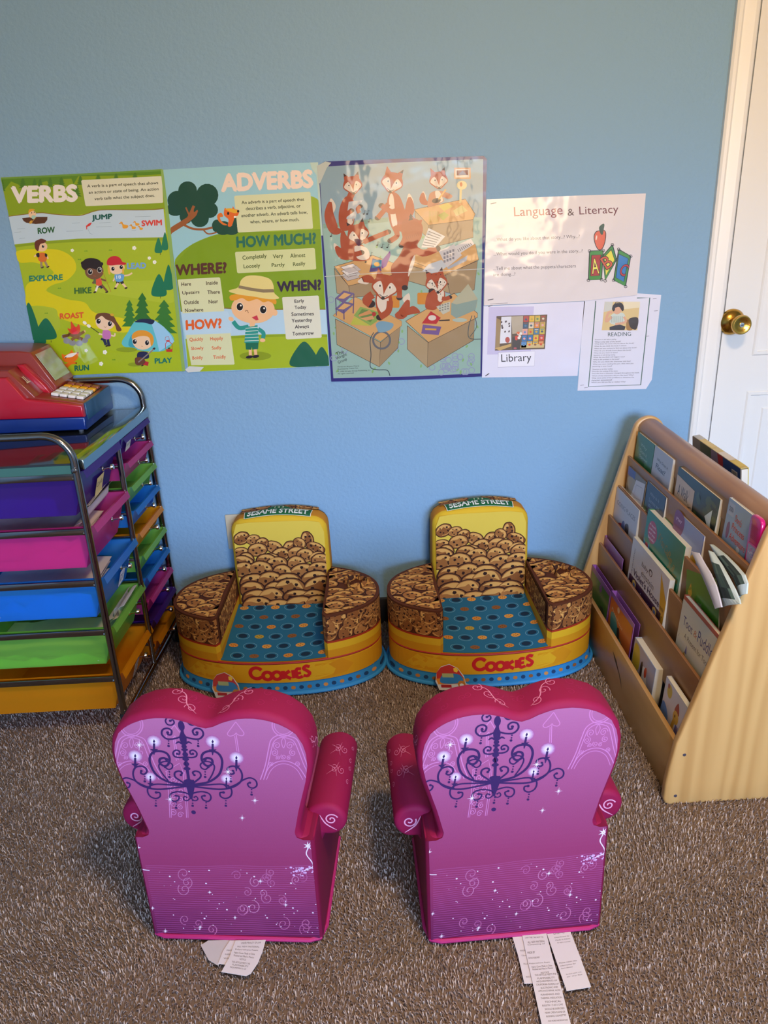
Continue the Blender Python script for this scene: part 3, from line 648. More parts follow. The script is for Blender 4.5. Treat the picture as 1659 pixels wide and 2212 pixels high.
# standing fox, centre
a.L = 7; tail([(840, 640), (890, 560), (890, 440)], 85, [(865, 480), (885, 405), (925, 470), (915, 530), (880, 540)]); a.L = 8
a.blob([(735, 390), (800, 430), (850, 560), (870, 660), (850, 740), (770, 740), (720, 690), (690, 520), (700, 430)], fo); a.L = 9; a.blob([(720, 410), (745, 430), (760, 560), (780, 680), (740, 700), (720, 600), (705, 480)], fw)
a.L = 9; limb([(750, 700), (780, 780), (720, 830)], 46); limb([(830, 720), (850, 800), (820, 870)], 46); a.L = 10; head(735, 305, 105, 12); a.L = 14; limb([(800, 540), (730, 570), (640, 515)], 46); limb([(700, 500), (660, 560), (605, 625)], 44)
# writer at the back desk
a.L = 7; tail([(1060, 500), (1010, 470), (1010, 400)], 60, [(985, 470), (1010, 385), (1040, 440), (1030, 500)]); a.blob([(1080, 400), (1150, 380), (1230, 400), (1275, 430), (1240, 455), (1190, 440), (1190, 480), (1060, 530), (1060, 450)], '#c07a55'); a.L = 8; a.blob([(1120, 390), (1160, 390), (1190, 470), (1140, 480)], fw); a.L = 9; head(1150, 285, 88, -5); a.L = 13; a.ell(1130, 470, 40, 22, fk, -10); a.line([(1150, 460), (1215, 370)], 14, '#e6b45a')
# big fox with the letter
a.L = 11; a.ell(918, 725, 92, 98, '#a84a1e', 10, n=24); a.poly([(868, 655), (900, 585), (940, 640)], fo); a.poly([(886, 620), (900, 585), (920, 615)], fk); a.poly([(960, 650), (1005, 640), (990, 700)], fo); a.L = 12
for k in range(7): a.line([(860+k*17, 790-k*6), (868+k*17, 820-k*6)], 3, fd)
a.L = 10; a.blob([(830, 650), (900, 630), (990, 680), (1000, 790), (960, 870), (990, 930), (940, 960), (900, 1080), (880, 1200), (860, 1260), (780, 1260), (730, 1130), (730, 1050), (800, 960), (850, 830), (820, 740)], '#a84a1e')
a.L = 11; a.blob([(940, 960), (930, 1040), (880, 1150), (885, 1080), (915, 990)], fw); limb([(900, 880), (1010, 940), (1130, 900)], 62); limb([(800, 1240), (800, 1300), (800, 1340)], 46); a.ell(848, 1250, 28, 24, fk); a.poly([(880, 650), (900, 600), (925, 640)], fk)
a.L = 12; a.poly([(1060, 715), (1210, 790), (1120, 890), (995, 890)], '#e5e2da'); a.L = 13
for k in range(6): a.line([(1062-k*11, 745+k*24), (1175-k*13, 790+k*18)], 6, '#5d5a58')
# front fox
a.L = 7; tail([(440, 1180), (520, 1170), (570, 1200)], 70, [(425, 1195), (480, 1150), (535, 1160), (520, 1215), (470, 1215)]); tail([(760, 1500), (830, 1480), (880, 1360)], 90, [(830, 1350), (885, 1300), (895, 1380), (860, 1400)]); a.blob([(870, 1440), (930, 1415), (985, 1470), (900, 1490), (800, 1510)], fo)
a.rect(700, 1320, 800, 1430, '#d98c28', 14); a.L = 8; a.blob([(600, 1290), (700, 1280), (735, 1350), (730, 1440), (650, 1530), (590, 1420)], fo); a.L = 9; a.blob([(610, 1310), (690, 1310), (700, 1400), (650, 1480), (600, 1400)], fw); a.L = 10; head(670, 1240, 125, 10); a.L = 14; limb([(560, 1310), (500, 1360), (540, 1395)], 70); limb([(715, 1370), (700, 1460), (625, 1515)], 56)
# spotted fox
a.L = 7; a.rect(960, 1295, 1075, 1400, '#d98c28', 14); a.L = 8; a.blob([(1060, 1290), (1150, 1270), (1205, 1290), (1200, 1360), (1130, 1440), (1080, 1450), (1030, 1420)], fo); a.L = 9; a.blob([(1130, 1280), (1195, 1280), (1190, 1360), (1150, 1370)], fw); a.L = 10; head(1130, 1205, 105, -10); a.L = 14; limb([(1060, 1400), (1120, 1340), (1090, 1280)], 48); limb([(1180, 1345), (1210, 1350), (1250, 1335)], 36)
random.seed(5)
for i in range(24): a.ell(1135+random.gauss(0, 50), 1220+random.gauss(0, 38), 4, 5, fk, n=6)
# things on the desks
a.L = 6
a.rect(1290, 175, 1438, 275, '#d7a068'); a.rect(1050, 520, 1060, 530, fk)
a.line([(1350, 370), (1345, 490)], 20, '#e3cf8e'); a.ell(1352, 490, 55, 22, '#e0a868'); a.L = 7; a.rect(1302, 188, 1426, 263, '#eee3d2'); a.ell(1358, 332, 46, 40, '#ead9a0'); a.L = 8; a.poly([(1312, 200), (1415, 196), (1415, 240), (1312, 245)], '#8a4a2c'); a.poly([(1325, 240), (1365, 200), (1405, 240)], '#7d7a90'); a.ell(1352, 325, 12, 20, '#c8682a')
a.L = 7; a.poly([(1150, 520), (1230, 490), (1280, 520), (1200, 565)], '#d9c55a'); a.poly([(1145, 600), (1200, 570), (1245, 600), (1190, 650)], '#b8b040'); a.poly([(1280, 560), (1360, 510), (1410, 560), (1310, 610)], '#dccb82')
for k in range(7): a.line([(1068+k*13, 560+k), (1066+k*13, 665)], 6, '#c9a94a')
a.L = 8; a.poly([(1150, 920), (1290, 860), (1360, 960), (1225, 1070)], '#d7d0cc'); a.poly([(1290, 880), (1440, 810), (1470, 860), (1330, 950)], '#ded8d2'); a.poly([(1005, 1100), (1060, 1040), (1180, 1000), (1225, 1060), (1130, 1130)], '#c9cdd0'); a.poly([(1225, 1070), (1410, 960), (1400, 1010), (1240, 1085)], '#aeb4bc'); a.L = 9
for k in range(4):
    for j in range(3): a.rect(1195+k*26, 935+j*34-k*10, 1213+k*26, 958+j*34-k*10, '#8d8a90')
for k in range(8): a.line([(1320+k*16, 905-k*8), (1335+k*16, 930-k*9)], 5, '#6d6a70')
for k in range(6):
    q = [(x+k*3*(-1)**k, y-k*17) for x, y in ((288, 1150), (400, 1118), (445, 1160), (335, 1190))]; a.poly(q, ('#c9bcb4', '#ebe2da')[k % 2]); a.line(q+[q[0]], 3, ik)
a.L = 8; a.poly([(560, 985), (620, 1010), (640, 1100), (530, 1110)], '#57407e'); a.poly([(560, 1000), (640, 1000), (700, 960), (640, 1060), (550, 1075)], '#3f8aa6'); a.poly([(640, 1010), (715, 920), (720, 960), (680, 1060), (640, 1080)], '#7d3f96'); a.ell(597, 1040, 26, 20, '#e3a52c')
a.poly([(390, 1500), (450, 1420), (620, 1470), (600, 1550), (540, 1590)], '#8fae52'); a.L = 9; a.poly([(425, 1500), (465, 1440), (600, 1475), (540, 1560)], '#6f8a42'); a.poly([(430, 1495), (530, 1450), (560, 1480), (440, 1510)], '#d8965a'); a.poly([(450, 1525), (560, 1500), (575, 1530), (500, 1545)], '#dca068'); a.ell(572, 1487, 18, 20, '#b8322a'); a.poly([(360, 1580), (395, 1510), (540, 1590), (500, 1590)], '#c3c24a')
a.L = 8
for dy in (0, 95):
    a.poly([(222, 1345+dy), (300, 1275+dy), (396, 1300+dy), (300, 1390+dy)], '#73628e'); a.L = 9; a.poly([(250, 1345+dy), (305, 1295+dy), (365, 1310+dy), (300, 1350+dy)], '#e3b070'); a.L = 8
for p in (((228, 1345), (235, 1500)), ((300, 1390), (304, 1535)), ((392, 1305), (385, 1480))): a.line(p, 9, '#5a4a7a')
a.L = 9; a.blob([(590, 1575), (640, 1550), (740, 1570), (735, 1610), (690, 1640), (620, 1650), (600, 1620)], '#7fa6b8'); a.spiral(640, 1720, 76, 1.0, 18, '#6a6a6e', inner=1); a.line([(570, 1650), (538, 1720), (545, 1850), (540, 1960), (600, 1985), (690, 1990), (715, 2040)], 7, '#3f4a50', True)
a.poly([(1000, 1570), (1080, 1460), (1170, 1520), (1130, 1575)], '#c2282c'); a.L = 10; a.ell(1093, 1520, 36, 24, '#e6d9c8'); a.poly([(995, 1660), (1010, 1580), (1175, 1600), (1150, 1675)], '#7a5a94'); a.L = 11; a.line([(1030, 1620), (1130, 1625)], 16, '#d8a23a')
a.L = 9; a.poly([(1265, 1390), (1415, 1215), (1500, 1350), (1490, 1430), (1310, 1500), (1260, 1470)], '#b9b698'); a.L = 10; a.poly([(1265, 1385), (1310, 1400), (1500, 1355), (1480, 1450), (1310, 1525), (1260, 1490)], '#8fa59a'); a.poly([(1130, 1420), (1200, 1390), (1255, 1375), (1250, 1460), (1190, 1490)], '#c9c8b4'); a.L = 11
for k in range(4):
    for j in range(3): a.rect(1155+k*24, 1405+j*22-k*6, 1170+k*24, 1417+j*22-k*6, '#8a8a80')
a.ell(1340, 1540, 66, 18, '#b5c4b4'); a.line([(1450, 1500), (1420, 1600), (1425, 1700), (1530, 1710)], 7, '#55605e', True); a.line([(1470, 1500), (1490, 1600), (1430, 1690)], 6, '#55605e', True); a.line([(1155, 1545), (1250, 1540)], 12, '#3a2a22')
a.L = 8
for x, y in ((372, 655), (525, 660), (480, 590), (510, 590), (185, 790), (600, 870), (640, 890), (690, 890), (540, 965), (497, 1020)):
    a.ell(x, y, 9, 7, '#2a2a2e', n=8); a.line([(x+7, y), (x+9, y-34), (x+22, y-26)], 4, '#2a2a2e')
a.L = 9
for t, A, B, h in (('The', (240, 1865), (305, 1835), 35), ('Wright', (240, 1905), (335, 1862), 34), ('Group', (258, 1940), (335, 1904), 34)): a.text(t, A, B, h, '#2a2c2e', .01)
for t, A, B in (('Writtten Rhyme Charts', (245, 1968), (440, 1958)), ('Illustrated by Trevor Pye', (247, 1988), (430, 1978)), ('\u00a9 1990 Wright Group Publishing, Inc', (247, 2010), (540, 1996)), ('All rights reserved', (247, 2030), (390, 2022))): a.text(t.replace('Writtten', 'Write-on'), A, B, 14, '#2a3434')
a.L = 15; a.line([(130, 1150), (600, 1120), (1100, 1105), (1560, 1080)], 5, '#d9d8d2')
a.poly([(60, 160), (135, 120), (190, 130), (150, 175), (95, 300), (76, 330)], '#c9cfc4')
o = g.build('poster', M_gloss, origin=f(800, 1000)[0])
tag(o, 'glossy poster of foxes working at office desks, framed by a dark blue border', 'poster')

# --- white sheets to the right
W0 = '#dcd3d2'
f = wallart(1030, 400, 4.0463, .0012)
g = sheet([(60, 1058), (945, 1015), (880, 1668), (45, 1682)], f, '#dcdaea', .0008); a = Art(g, f)
a.poly([(105, 1065), (500, 1060), (470, 1475), (90, 1480)], '#c4bddd'); a.L = 2
a.poly([(172, 1145), (616, 1130), (595, 1432), (158, 1446)], '#5e4a34'); a.L = 3
a.poly([(215, 1150), (302, 1147), (300, 1375), (200, 1385)], '#dddde2'); a.poly([(302, 1147), (405, 1143), (400, 1290), (310, 1300)], '#b3a58e'); a.poly([(172, 1160), (210, 1180), (200, 1410), (160, 1440)], '#9a7e50'); a.poly([(310, 1330), (380, 1330), (375, 1440), (310, 1440)], '#3c342e')
random.seed(9)
pal = ['#d8862a', '#4a7a9c', '#c2a54a', '#d04a30', '#e2b63c', '#8a5a3c', '#5a8cc0', '#b9443a', '#d8c8a8', '#40566a', '#7a8a5c', '#e0a09a', '#2f6ea4', '#c9b84e']
for r in range(5):
    for c in range(4):
        x = 410+c*50-r*5; y = 1145+r*56-c*2; a.L = 4; a.poly([(x, y), (x+44, y-2), (x+42, y+50), (x-3, y+52)], random.choice(pal)); a.L = 5; a.ell(x+20, y+28, 11, 10, random.choice(pal), n=8); a.line([(x+6, y+9), (x+36, y+8)], 5, random.choice(pal))
a.L = 4
for i in range(11): a.ell(random.uniform(215, 290), random.uniform(1190, 1290), 7, 10, '#4a3a3c', 30, n=7)
for i in range(9): a.ell(random.uniform(318, 385), random.uniform(1290, 1350), 13, 13, random.choice(['#c8402c', '#d86a3a', '#e8e0d6']), n=8)
a.ell(268, 1352, 20, 26, '#b04a3c'); a.ell(335, 1425, 14, 8, '#b0505a'); a.poly([(155, 1425), (300, 1385), (300, 1408), (200, 1446)], '#c4a05c'); a.poly([(385, 1400), (590, 1385), (585, 1420), (380, 1425)], '#cdb276')
a.L = 3; a.poly([(188, 1462), (508, 1450), (502, 1580), (183, 1592)], '#e9e7f0'); a.line([(188, 1462), (508, 1450), (502, 1580), (183, 1592), (188, 1462)], 3, '#a8a4b8'); a.L = 4
a.text('Library', (215, 1566), (478, 1558), 88, '#2a2832', .0)
a.line([(75, 1668), (108, 1645)], 8, '#4a4650'); a.line([(100, 1062), (140, 1048)], 6, '#6a6670'); a.line([(100, 1035), (270, 1028)], 3, '#5a5660')
o = g.build('paper_sheet', M_paper, origin=f(500, 1400)[0])
tag(o, 'white laminated sheet with a photo of bookshelves above the word Library', 'sign')

g = sheet([(938, 1010), (1400, 945), (1612, 960), (1530, 1700), (1478, 1782), (880, 1797)], f, '#dddbe6', .0012); a = Art(g, f)
dg = '#2f5a48'
a.line([(1040, 1012), (976, 1760), (1432, 1745), (1512, 983), (1400, 986)], 8, dg); a.L = 2
a.poly([(1118, 1018), (1426, 1018), (1402, 1268), (1092, 1268)], '#d9be82'); a.L = 3
a.poly([(1280, 1018), (1426, 1018), (1424, 1070), (1282, 1085)], '#e6d8b4'); a.poly([(1118, 1018), (1190, 1018), (1180, 1090), (1112, 1110)], '#c9c8bc'); a.poly([(1160, 1240), (1240, 1215), (1300, 1235), (1290, 1266), (1160, 1266)], '#35343a'); a.blob([(1330, 1170), (1400, 1155), (1412, 1200), (1390, 1262), (1340, 1240)], '#40362e'); a.blob([(1310, 1180), (1350, 1190), (1360, 1262), (1310, 1262)], '#a37a44')
a.blob([(1165, 1150), (1200, 1120), (1270, 1115), (1295, 1140), (1300, 1200), (1230, 1220), (1165, 1205)], '#c9d2c6'); a.L = 4; a.ell(1225, 1085, 40, 44, '#d9a584'); a.line([(1180, 1150), (1130, 1190), (1150, 1120), (1185, 1110)], 24, '#d9a584', True); a.line([(1285, 1150), (1300, 1195), (1210, 1215)], 20, '#d9a584', True); a.L = 5
a.blob([(1185, 1090), (1190, 1050), (1225, 1030), (1275, 1040), (1285, 1085), (1270, 1100), (1245, 1065), (1215, 1070)], '#2a1f1c'); a.ell(1195, 1080, 13, 22, '#2a2628'); a.line([(1195, 1060), (1220, 1022), (1270, 1035)], 6, '#3a3638', True)
for k in range(6): a.line([(1180+k*18, 1145), (1180+k*18, 1200)], 4, '#8a9a94')
a.L = 3
a.text('READING', (1147, 1322), (1348, 1316), 34, '#2a4a40', .012)
tl = ['Questions to ask before reading', 'What is the title of the book?', 'What does the cover tell you about the book?', 'What do you think the book is about?', 'What are you curious to find out about this book?', 'What do you already know about this book?', 'What do you want to learn?', 'Questions to ask during reading', 'What do you think will happen next?', 'What is the problem in the book?', 'Why do you think the character did that?', 'When you were reading this part, what were you', 'picturing in your head?', 'Questions to ask after reading', 'Describe the setting of the story.', 'Describe how a character changed throughout the book.', 'Which of the characters did you like best? Why?', 'What were some of the problems or situations the', 'characters encountered?', 'Which part did you like or dislike? Why?']
tw = [185, 228, 345, 280, 372, 325, 208, 188, 275, 230, 330, 355, 170, 175, 225, 415, 365, 370, 180, 300]
ty = [1358, 1377, 1396, 1416, 1436, 1456, 1475, 1494, 1513, 1533, 1553, 1573, 1592, 1617, 1636, 1655, 1675, 1694, 1712, 1732]
for t, wd, y in zip(tl, tw, ty):
    x = 1032-(y-1358)*.085; a.text(t, (x, y), (x+wd, y-wd*.022), 13, '#2e2c34', .012)
for x, y in ((920, 1748), (1490, 1320), (1565, 1098), (1555, 992), (955, 1770)): a.line([(x-16, y+2), (x+16, y-3)], 4, '#7d7a84')
o = g.build('paper_sheet', M_paper, origin=f(1200, 1400)[0])
tag(o, 'green-bordered reading questions sheet, lowest white sheet nearest the door', 'sign')

f = wallart(1030, 400, 4.0463, .0034)
g = sheet([(85, 125), (380, 112), (850, 92), (1478, 72), (1440, 500), (1402, 960), (940, 1012), (62, 1052)], f, W0, .0008); a = Art(g, f)
rd = '#8a2f34'
a.text('Language', (328, 300), (752, 282), 108, rd); a.text('Literacy', (898, 280), (1240, 264), 92, '#6a2a32'); a.text('&', (795, 268), (852, 264), 60, '#5a4038', .01)
for t, A, B, h in (('...What do you like about that story...? Why...?', (150, 500), (900, 470), 38), ('...What would you do if you were in the story...?', (148, 626), (925, 596), 38), ('...Tell me about what the puppets/characters', (143, 752), (866, 728), 38), ('are doing...?', (143, 804), (338, 798), 36)): a.text(t, A, B, h, '#4a4244')
a.line([(115, 1038), (270, 1030)], 3, '#5a5660')
# apple on lettered blocks
def block(q, inner, cin, ltr, A, B, h, cl):
    a.L = 1; a.poly(q, '#3f8a34'); a.L = 2; a.line(q+[q[0]], 8, '#1d1a18'); a.poly(inner, cin); a.L = 3; a.line(inner+[inner[0]], 5, '#1d1a18'); a.L = 4; a.text(ltr, A, B, h, '#1d1a18', .05); a.L = 5; a.text(ltr, A, B, h, cl, .01)
    a.L = 3
    for x, y in q: a.spiral(x, y, 13, 1, 5, '#1d1a18', inner=.8)
block([(985, 575), (1105, 570), (1090, 825), (975, 830)], [(1002, 612), (1085, 608), (1072, 790), (993, 795)], '#a8302a', 'A', (1008, 775), (1070, 770), 130, '#eadf5a')
block([(1185, 520), (1222, 650), (1122, 835), (1098, 620)], [(1175, 562), (1205, 655), (1128, 790), (1112, 632)], '#e2d83c', 'B', (1135, 738), (1195, 700), 110, '#c8542a')
block([(1240, 560), (1345, 620), (1300, 885), (1195, 830)], [(1240, 600), (1325, 642), (1285, 845), (1215, 808)], '#2f76b4', 'C', (1238, 775), (1290, 800), 105, '#b83038')
a.L = 4; a.blob([(1075, 395), (1110, 390), (1130, 420), (1122, 500), (1095, 560), (1060, 565), (1030, 510), (1022, 445), (1040, 405)], '#1d1a18'); a.L = 5; a.blob([(1075, 400), (1108, 396), (1124, 422), (1116, 498), (1092, 554), (1062, 558), (1036, 508), (1028, 446), (1044, 410)], '#d8603c'); a.L = 6
a.blob([(1072, 400), (1070, 365), (1100, 338), (1115, 345), (1108, 390), (1100, 430), (1085, 430)], '#2a4a30'); a.ell(1045, 460, 6, 22, '#f0d8c8', 10)
for x, y, r in ((120, 1000, -.2), (145, 158, -.2)): a.line([(x-25, y+5), (x+25, y-5)], 7, '#4a4448')
o = g.build('paper_sheet', M_paper, origin=f(700, 500)[0])
tag(o, 'wide laminated sheet headed Language and Literacy with an apple on letter blocks', 'sign')

# outlet cover peeking out beside the left yellow chair
M_ivory = mat('ivory_plastic', '#c9bda2', .45)
g = G(); g.box((-.421, WY-.004, .342), (.072, .008, .117), .003)
for z in (.362, .322): g.box((-.421, WY-.0085, z), (.033, .003, .028), .004)
tag(g.build('outlet_cover', M_ivory, origin=(-.421, WY-.004, .342)), 'ivory wall outlet plate half hidden behind the left yellow chair', 'outlet')
# ------------------------------------------------------------------ rolling cart of clear coloured drawers
M_chrome = mat('chrome_tube', '#8f8a86', .16, 1)
M_chrome2 = mat('chrome_knob', '#d8d6d2', .12, 1)
M_tray = mat('smoky_gloss_tray', '#20262c', .07, coat=.6)
M_lip = mat('tray_edge_tinted', '#3e6a60', .15, coat=.5)
M_black = mat('black_rubber', '#141416', .6)
def cx(y): return -.668+.054*(y-1.69)
def cw(dx, y, z): return (cx(y)+dx, y, z)
CY0, CYM, CY1, CW = 1.69, 1.955, 2.20, .375
cart = thing('rolling_drawer_cart', 'tall chrome rolling cart of see-through coloured drawers left of the yellow chairs', 'drawer cart', (-.85, 1.95, FZ), world=True)
cart.location = (-.85, 1.95, FZ)
def arc(c, r, a0, a1, y, n=7):
    return [(c[0]+r*cos(radians(a0+(a1-a0)*i/n)), y, c[1]+r*sin(radians(a0+(a1-a0)*i/n))) for i in range(n+1)]
for y in (CY0, CY1):
    xr, xl, zt_ = cx(y), cx(y)-CW, .829+.02*(y > 2)
    r = .062
    g = G(); g.tube([(xr, y, .08)]+[(xr, y, .5)]+arc((xr-r, zt_-r), r, 0, 90, y)+arc((xl+r, zt_-r), r, 90, 180, y)+[(xl, y, .5), (xl, y, .08)], .0088, 12)
    g.lathe([(.0001, -.004), (.006, -.003), (.006, .002), (.0001, .004)], Matrix.Translation((xr, y-.0095, .748)) @ Matrix.Rotation(radians(90), 4, 'X'), 12)
    g.build('end_frame', M_chrome, cart)
for dx in (0, -CW):
    g = G(); g.tube([cw(dx+.012*(dx == 0), CYM-.04, .08), cw(dx, CYM, .745)], .0075, 10); g.build('middle_post', M_chrome, cart)
g = G()
for dx in (.012, -CW): g.tube([cw(dx, CY0-.012, .08), cw(dx, CY1+.012, .08)], .008, 10)
for y in (CYM, CY1): g.tube([cw(0, y, .08), cw(-CW, y, .08)], .006, 8)
g.build('base_frame', M_chrome, cart)
for y in (CY0+.01, CY1-.01):
    for dx in (-.005, -CW+.005):
        p = cw(dx, y, 0); g = G()
        g.lathe([(.018, -.008), (.024, -.006), (.024, .006), (.018, .008)], Matrix.Translation((p[0], p[1], FZ+.025)) @ Matrix.Rotation(radians(70), 4, 'Z') @ Matrix.Rotation(radians(90), 4, 'X'), 20)
        g.box((p[0], p[1], FZ+.06), (.02, .024, .05), .006)
        g.tube([(p[0], p[1], .06), (p[0], p[1], .085)], .006, 8)
        g.build('caster', M_black, cart)
g = G()
g.prism([(cx(CY0)-.012, CY0+.004), (cx(CY1)-.012, CY1-.002), (cx(CY1)-CW+.01, CY1-.002), (cx(CY0)-CW+.01, CY0+.004)], lambda a, b, d: (a, b, d), .752, .761, .002)
g.build('top_tray', M_tray, cart)
g = G(); g.prism([(-.001, .742), (.014, .742), (.014, .764), (.006, .768), (-.012, .768), (-.012, .762), (-.001, .760)], lambda a, b, d: (cx(d)+a, d, b), CY0+.014, CY1-.008, .001)
g.build('edge_strip', mat('polished_edge', '#9fb2b4', .14, 1), cart)
g = G(); g.prism([(-.012, .733), (-CW+.012, .733), (-CW+.012, .757), (-.012, .757)], lambda a, b, d: (cx(CY0)+a, d, b), CY0+.002, CY0+.006, 0)
g.build('tray_lip', M_lip, cart)
PL = dict(purple=plastic('purple_plastic', '#6238b4', .5), magenta=plastic('magenta_plastic', '#f052ac', .5), blue=plastic('blue_plastic', '#38a0f8', .5),
          green=plastic('green_plastic', '#a2e666', .5), orange=plastic('orange_plastic', '#fba41c', .7))
M_note = printed('handwritten_note', .7)
def runner(y, z, h):
    g = G(); g.box((cx(y)-CW/2, y, z), (CW-.004, .005, h), .001); g.tube([cw(.001, y, z-.004), cw(-.012, y, z-.004)], .0055, 8); return g.build('drawer_runner', M_chrome, cart)
def drawer(y0, y1, zt, h, mt, lip):
    """an open tray, walls leaning in, with a leaning front and an overhanging grip"""
    g = G(); t = .007*h/.1; L = -CW+.012
    xb0, xb1, zb = L+.012, lip*.8-.32*h, zt-h
    top = [(L, y0), (lip*.8, y0), (lip*.8, y1), (L, y1)]; bot = [(xb0, y0+t), (xb1, y0+t), (xb1, y1-t), (xb0, y1-t)]
    vs = [cw(*p, zt) for p in top]+[cw(*p, zb) for p in bot]
    g.add(vs, [[i, (i+1) % 4, 4+(i+1) % 4, 4+i] for i in range(4)]+[[4, 5, 6, 7]])
    # side flanges that hang on the runners, flaring into wings behind the grip
    for ya, yb, s in ((y0, y0-.006, -1), (y1, y1+.006, 1)):
        g.add([cw(L, ya, zt), cw(lip*.8, ya, zt), cw(lip, ya+s*.004, zt+.001), cw(.0, yb, zt), cw(L, yb, zt)], [[0, 1, 2, 3, 4]])
    # the grip: a narrow rim folded over into a hanging apron
    ya, yb = y0-.003, y1+.004; ap = .013+.06*(h-.05)
    g.add([cw(lip*.8, y0, zt), cw(lip*.8, y1, zt), cw(lip+.004, yb, zt+.001), cw(lip+.004, ya, zt+.001), cw(lip+.009, yb, zt-ap), cw(lip+.009, ya, zt-ap)],
          [[0, 1, 2, 3], [3, 2, 4, 5]])
    d = g.build('drawer', mt, cart)
    return d
def knob(d, y, z, dx):
    p = cw(dx, y, z); M = Matrix.Translation(p) @ Matrix.Rotation(radians(80), 4, 'Y')
    g = G(); g.lathe([(.006, 0), (.006, .002), (.0032, .004), (.0032, .018), (.0065, .0205), (.008, .0245), (.0065, .029), (.0001, .031)], M, 16)
    k = g.build('knob', M_chrome2, None); k.parent = d
    for v in k.data.vertices: v.co -= Vector(cart.location)
def note(d, y, z, w, h, dx, col, words, tcol, lean=-.525):
    g = G(); o = Vector(cw(dx, y, z)); ax = Vector((0, 1, .0)).normalized(); dn = Vector((lean*.6, .0, -1)).normalized(); n = ax.cross(-dn).normalized()
    n = n if n.x > 0 else -n
    def f(u, v): return o+ax*(u-w/2)+dn*v+n*.0006, n
    a = Art(g, f, 2e-4); a.L = 1; a.put([(0, 0), (w, 0), (w, h), (0, h)], [(0, 1, 2, 3)], col); a.L = 2
    for i, t in enumerate(words): a.text(t, (w*.1, h*(.55+.3*i)), (w*.85, h*(.5+.3*i)), h*.28, tcol, .0)
    k = g.build('label_note', M_note, None); k.parent = d
    for v in k.data.vertices: v.co -= Vector(cart.location)
PIT = .1365
for i, c in enumerate(('purple', 'magenta', 'blue', 'green', 'orange')):
    zt = .733-i*PIT
    for y in (CY0+.003, CYM-.012): runner(y, zt-.004, .016 if y < 1.8 else .010)
    d = drawer(CY0+.012, CYM-.02, zt+.006, .111, PL[c], .008)
    knob(d, 1.845, zt-.036, -.004)
    if i == 0: note(d, 1.835, zt-.048, .056, .050, -.007, '#d9c083', ['Cards'], '#4a4436')
    if i == 2: note(d, 1.865, zt-.048, .048, .045, -.007, '#dcdbe4', ['Dot', 'Paper'], '#2f3260')
    if i == 4: note(d, 1.845, zt-.046, .044, .045, -.006, '#c9bfb0', ['~~~~', '~~~', '~~~~'], '#8a8078')
for i, c in enumerate(('purple', 'magenta', 'green', 'blue', 'orange', 'green', 'blue', 'magenta', 'purple', 'orange')):
    zt = .733-i*PIT/2
    for y in (CYM+.012, CY1-.012): runner(y, zt-.003, .008)
    d = drawer(CYM+.02, CY1-.02, zt+.004, .050, PL[c], .008)
    knob(d, 2.09, zt-.030, -.002)
    if i == 0: note(d, 2.03, zt-.016, .045, .028, .004, '#d5cfc4', ['Sets'], '#5a5048')
# loose paper lying in the drawers
M_sheets = mat('loose_paper', '#e4dfdc', .7, var=(30, '#cfc9c8'))
def papers(label, x0, x1, y0, y1, z, tilt, n, th=.004, rise=0):
    g = G(); rnd = random.Random(label)
    for k in range(n):
        an = rnd.uniform(-.12, .12); mx, my = (x0+x1)/2+rnd.uniform(-.01, .01), (y0+y1)/2+rnd.uniform(-.005, .005)
        M = Matrix.Translation((mx, my, z+k*th)) @ Matrix.Rotation(an*.4, 4, 'Z') @ Matrix.Rotation(tilt+rnd.uniform(-.05, .05), 4, 'Y')
        nx = 8; vs = []; fs = []
        for i in range(nx+1):
            for j in (0, 1):
                vs.append(M @ Vector(((i/nx-.5)*(x1-x0), (j-.5)*(y1-y0), .006*sin(i*1.1+k))))
        for i in range(nx): fs.append([2*i, 2*i+1, 2*i+3, 2*i+2])
        b = [Vector(v)-Vector((0, 0, .0006)) for v in vs]; m = len(vs)
        g.add(vs+b, fs+[[q+m for q in f_][::-1] for f_ in fs]+[[2*i, 2*i+2, 2*i+2+m, 2*i+m] for i in range(nx)]+[[2*i+1, 2*i+1+m, 2*i+3+m, 2*i+3] for i in range(nx)], 0, (.8, .8, .8), True)
    for lay in range(3 if rise else 0):   # edges curling up against the near wall of the drawer
        hs_ = []; hh = rise*(.5+.25*lay)
        for i in range(13): hh = min(rise, max(rise*.3, hh+rnd.uniform(-.35, .35)*rise)); hs_.append(hh)
        for i in range(12):
            xa, xb = x0+(x1-x0)*i/12, x0+(x1-x0)*(i+1)/12; yy = y0+.004*lay
            q = [(xa, yy, z-.012), (xb, yy, z-.012), (xb, yy-.001-hs_[i+1]*.09, z-.012+hs_[i+1]), (xa, yy-.001-hs_[i]*.09, z-.012+hs_[i])]
            g.add(q+[(a_, b_+.0006, c_) for a_, b_, c_ in q], [[0, 1, 2, 3], [7, 6, 5, 4], [3, 2, 6, 7]])
    o = g.build('paper_stack', M_sheets, origin=((x0+x1)/2, (y0+y1)/2, z))
    tag(o, label, 'paper', 'loose paper in the cart drawers'); return o
DB = lambda i: .733-i*PIT-.095
papers('white paper lying in the purple top drawer of the cart', -.98, -.74, 1.718, 1.91, DB(0), -.06, 6, .009, .05)
papers('white sheets heaped in the pink drawer of the cart', -.99, -.70, 1.717, 1.91, DB(1), -.05, 9, .0072, .085)
papers('folded sheets heaped in the deep blue drawer of the cart', -.99, -.70, 1.717, 1.91, DB(2), -.04, 8, .007, .07)
papers('scraps of paper lying in the deep lime green drawer of the cart', -1.0, -.70, 1.717, 1.91, DB(3), -.02, 5, .005, .035)
papers('white sheet sticking up at the front of the dark pink drawer', -.74, -.655, 1.75, 1.93, DB(1)+.10, -.9, 2)
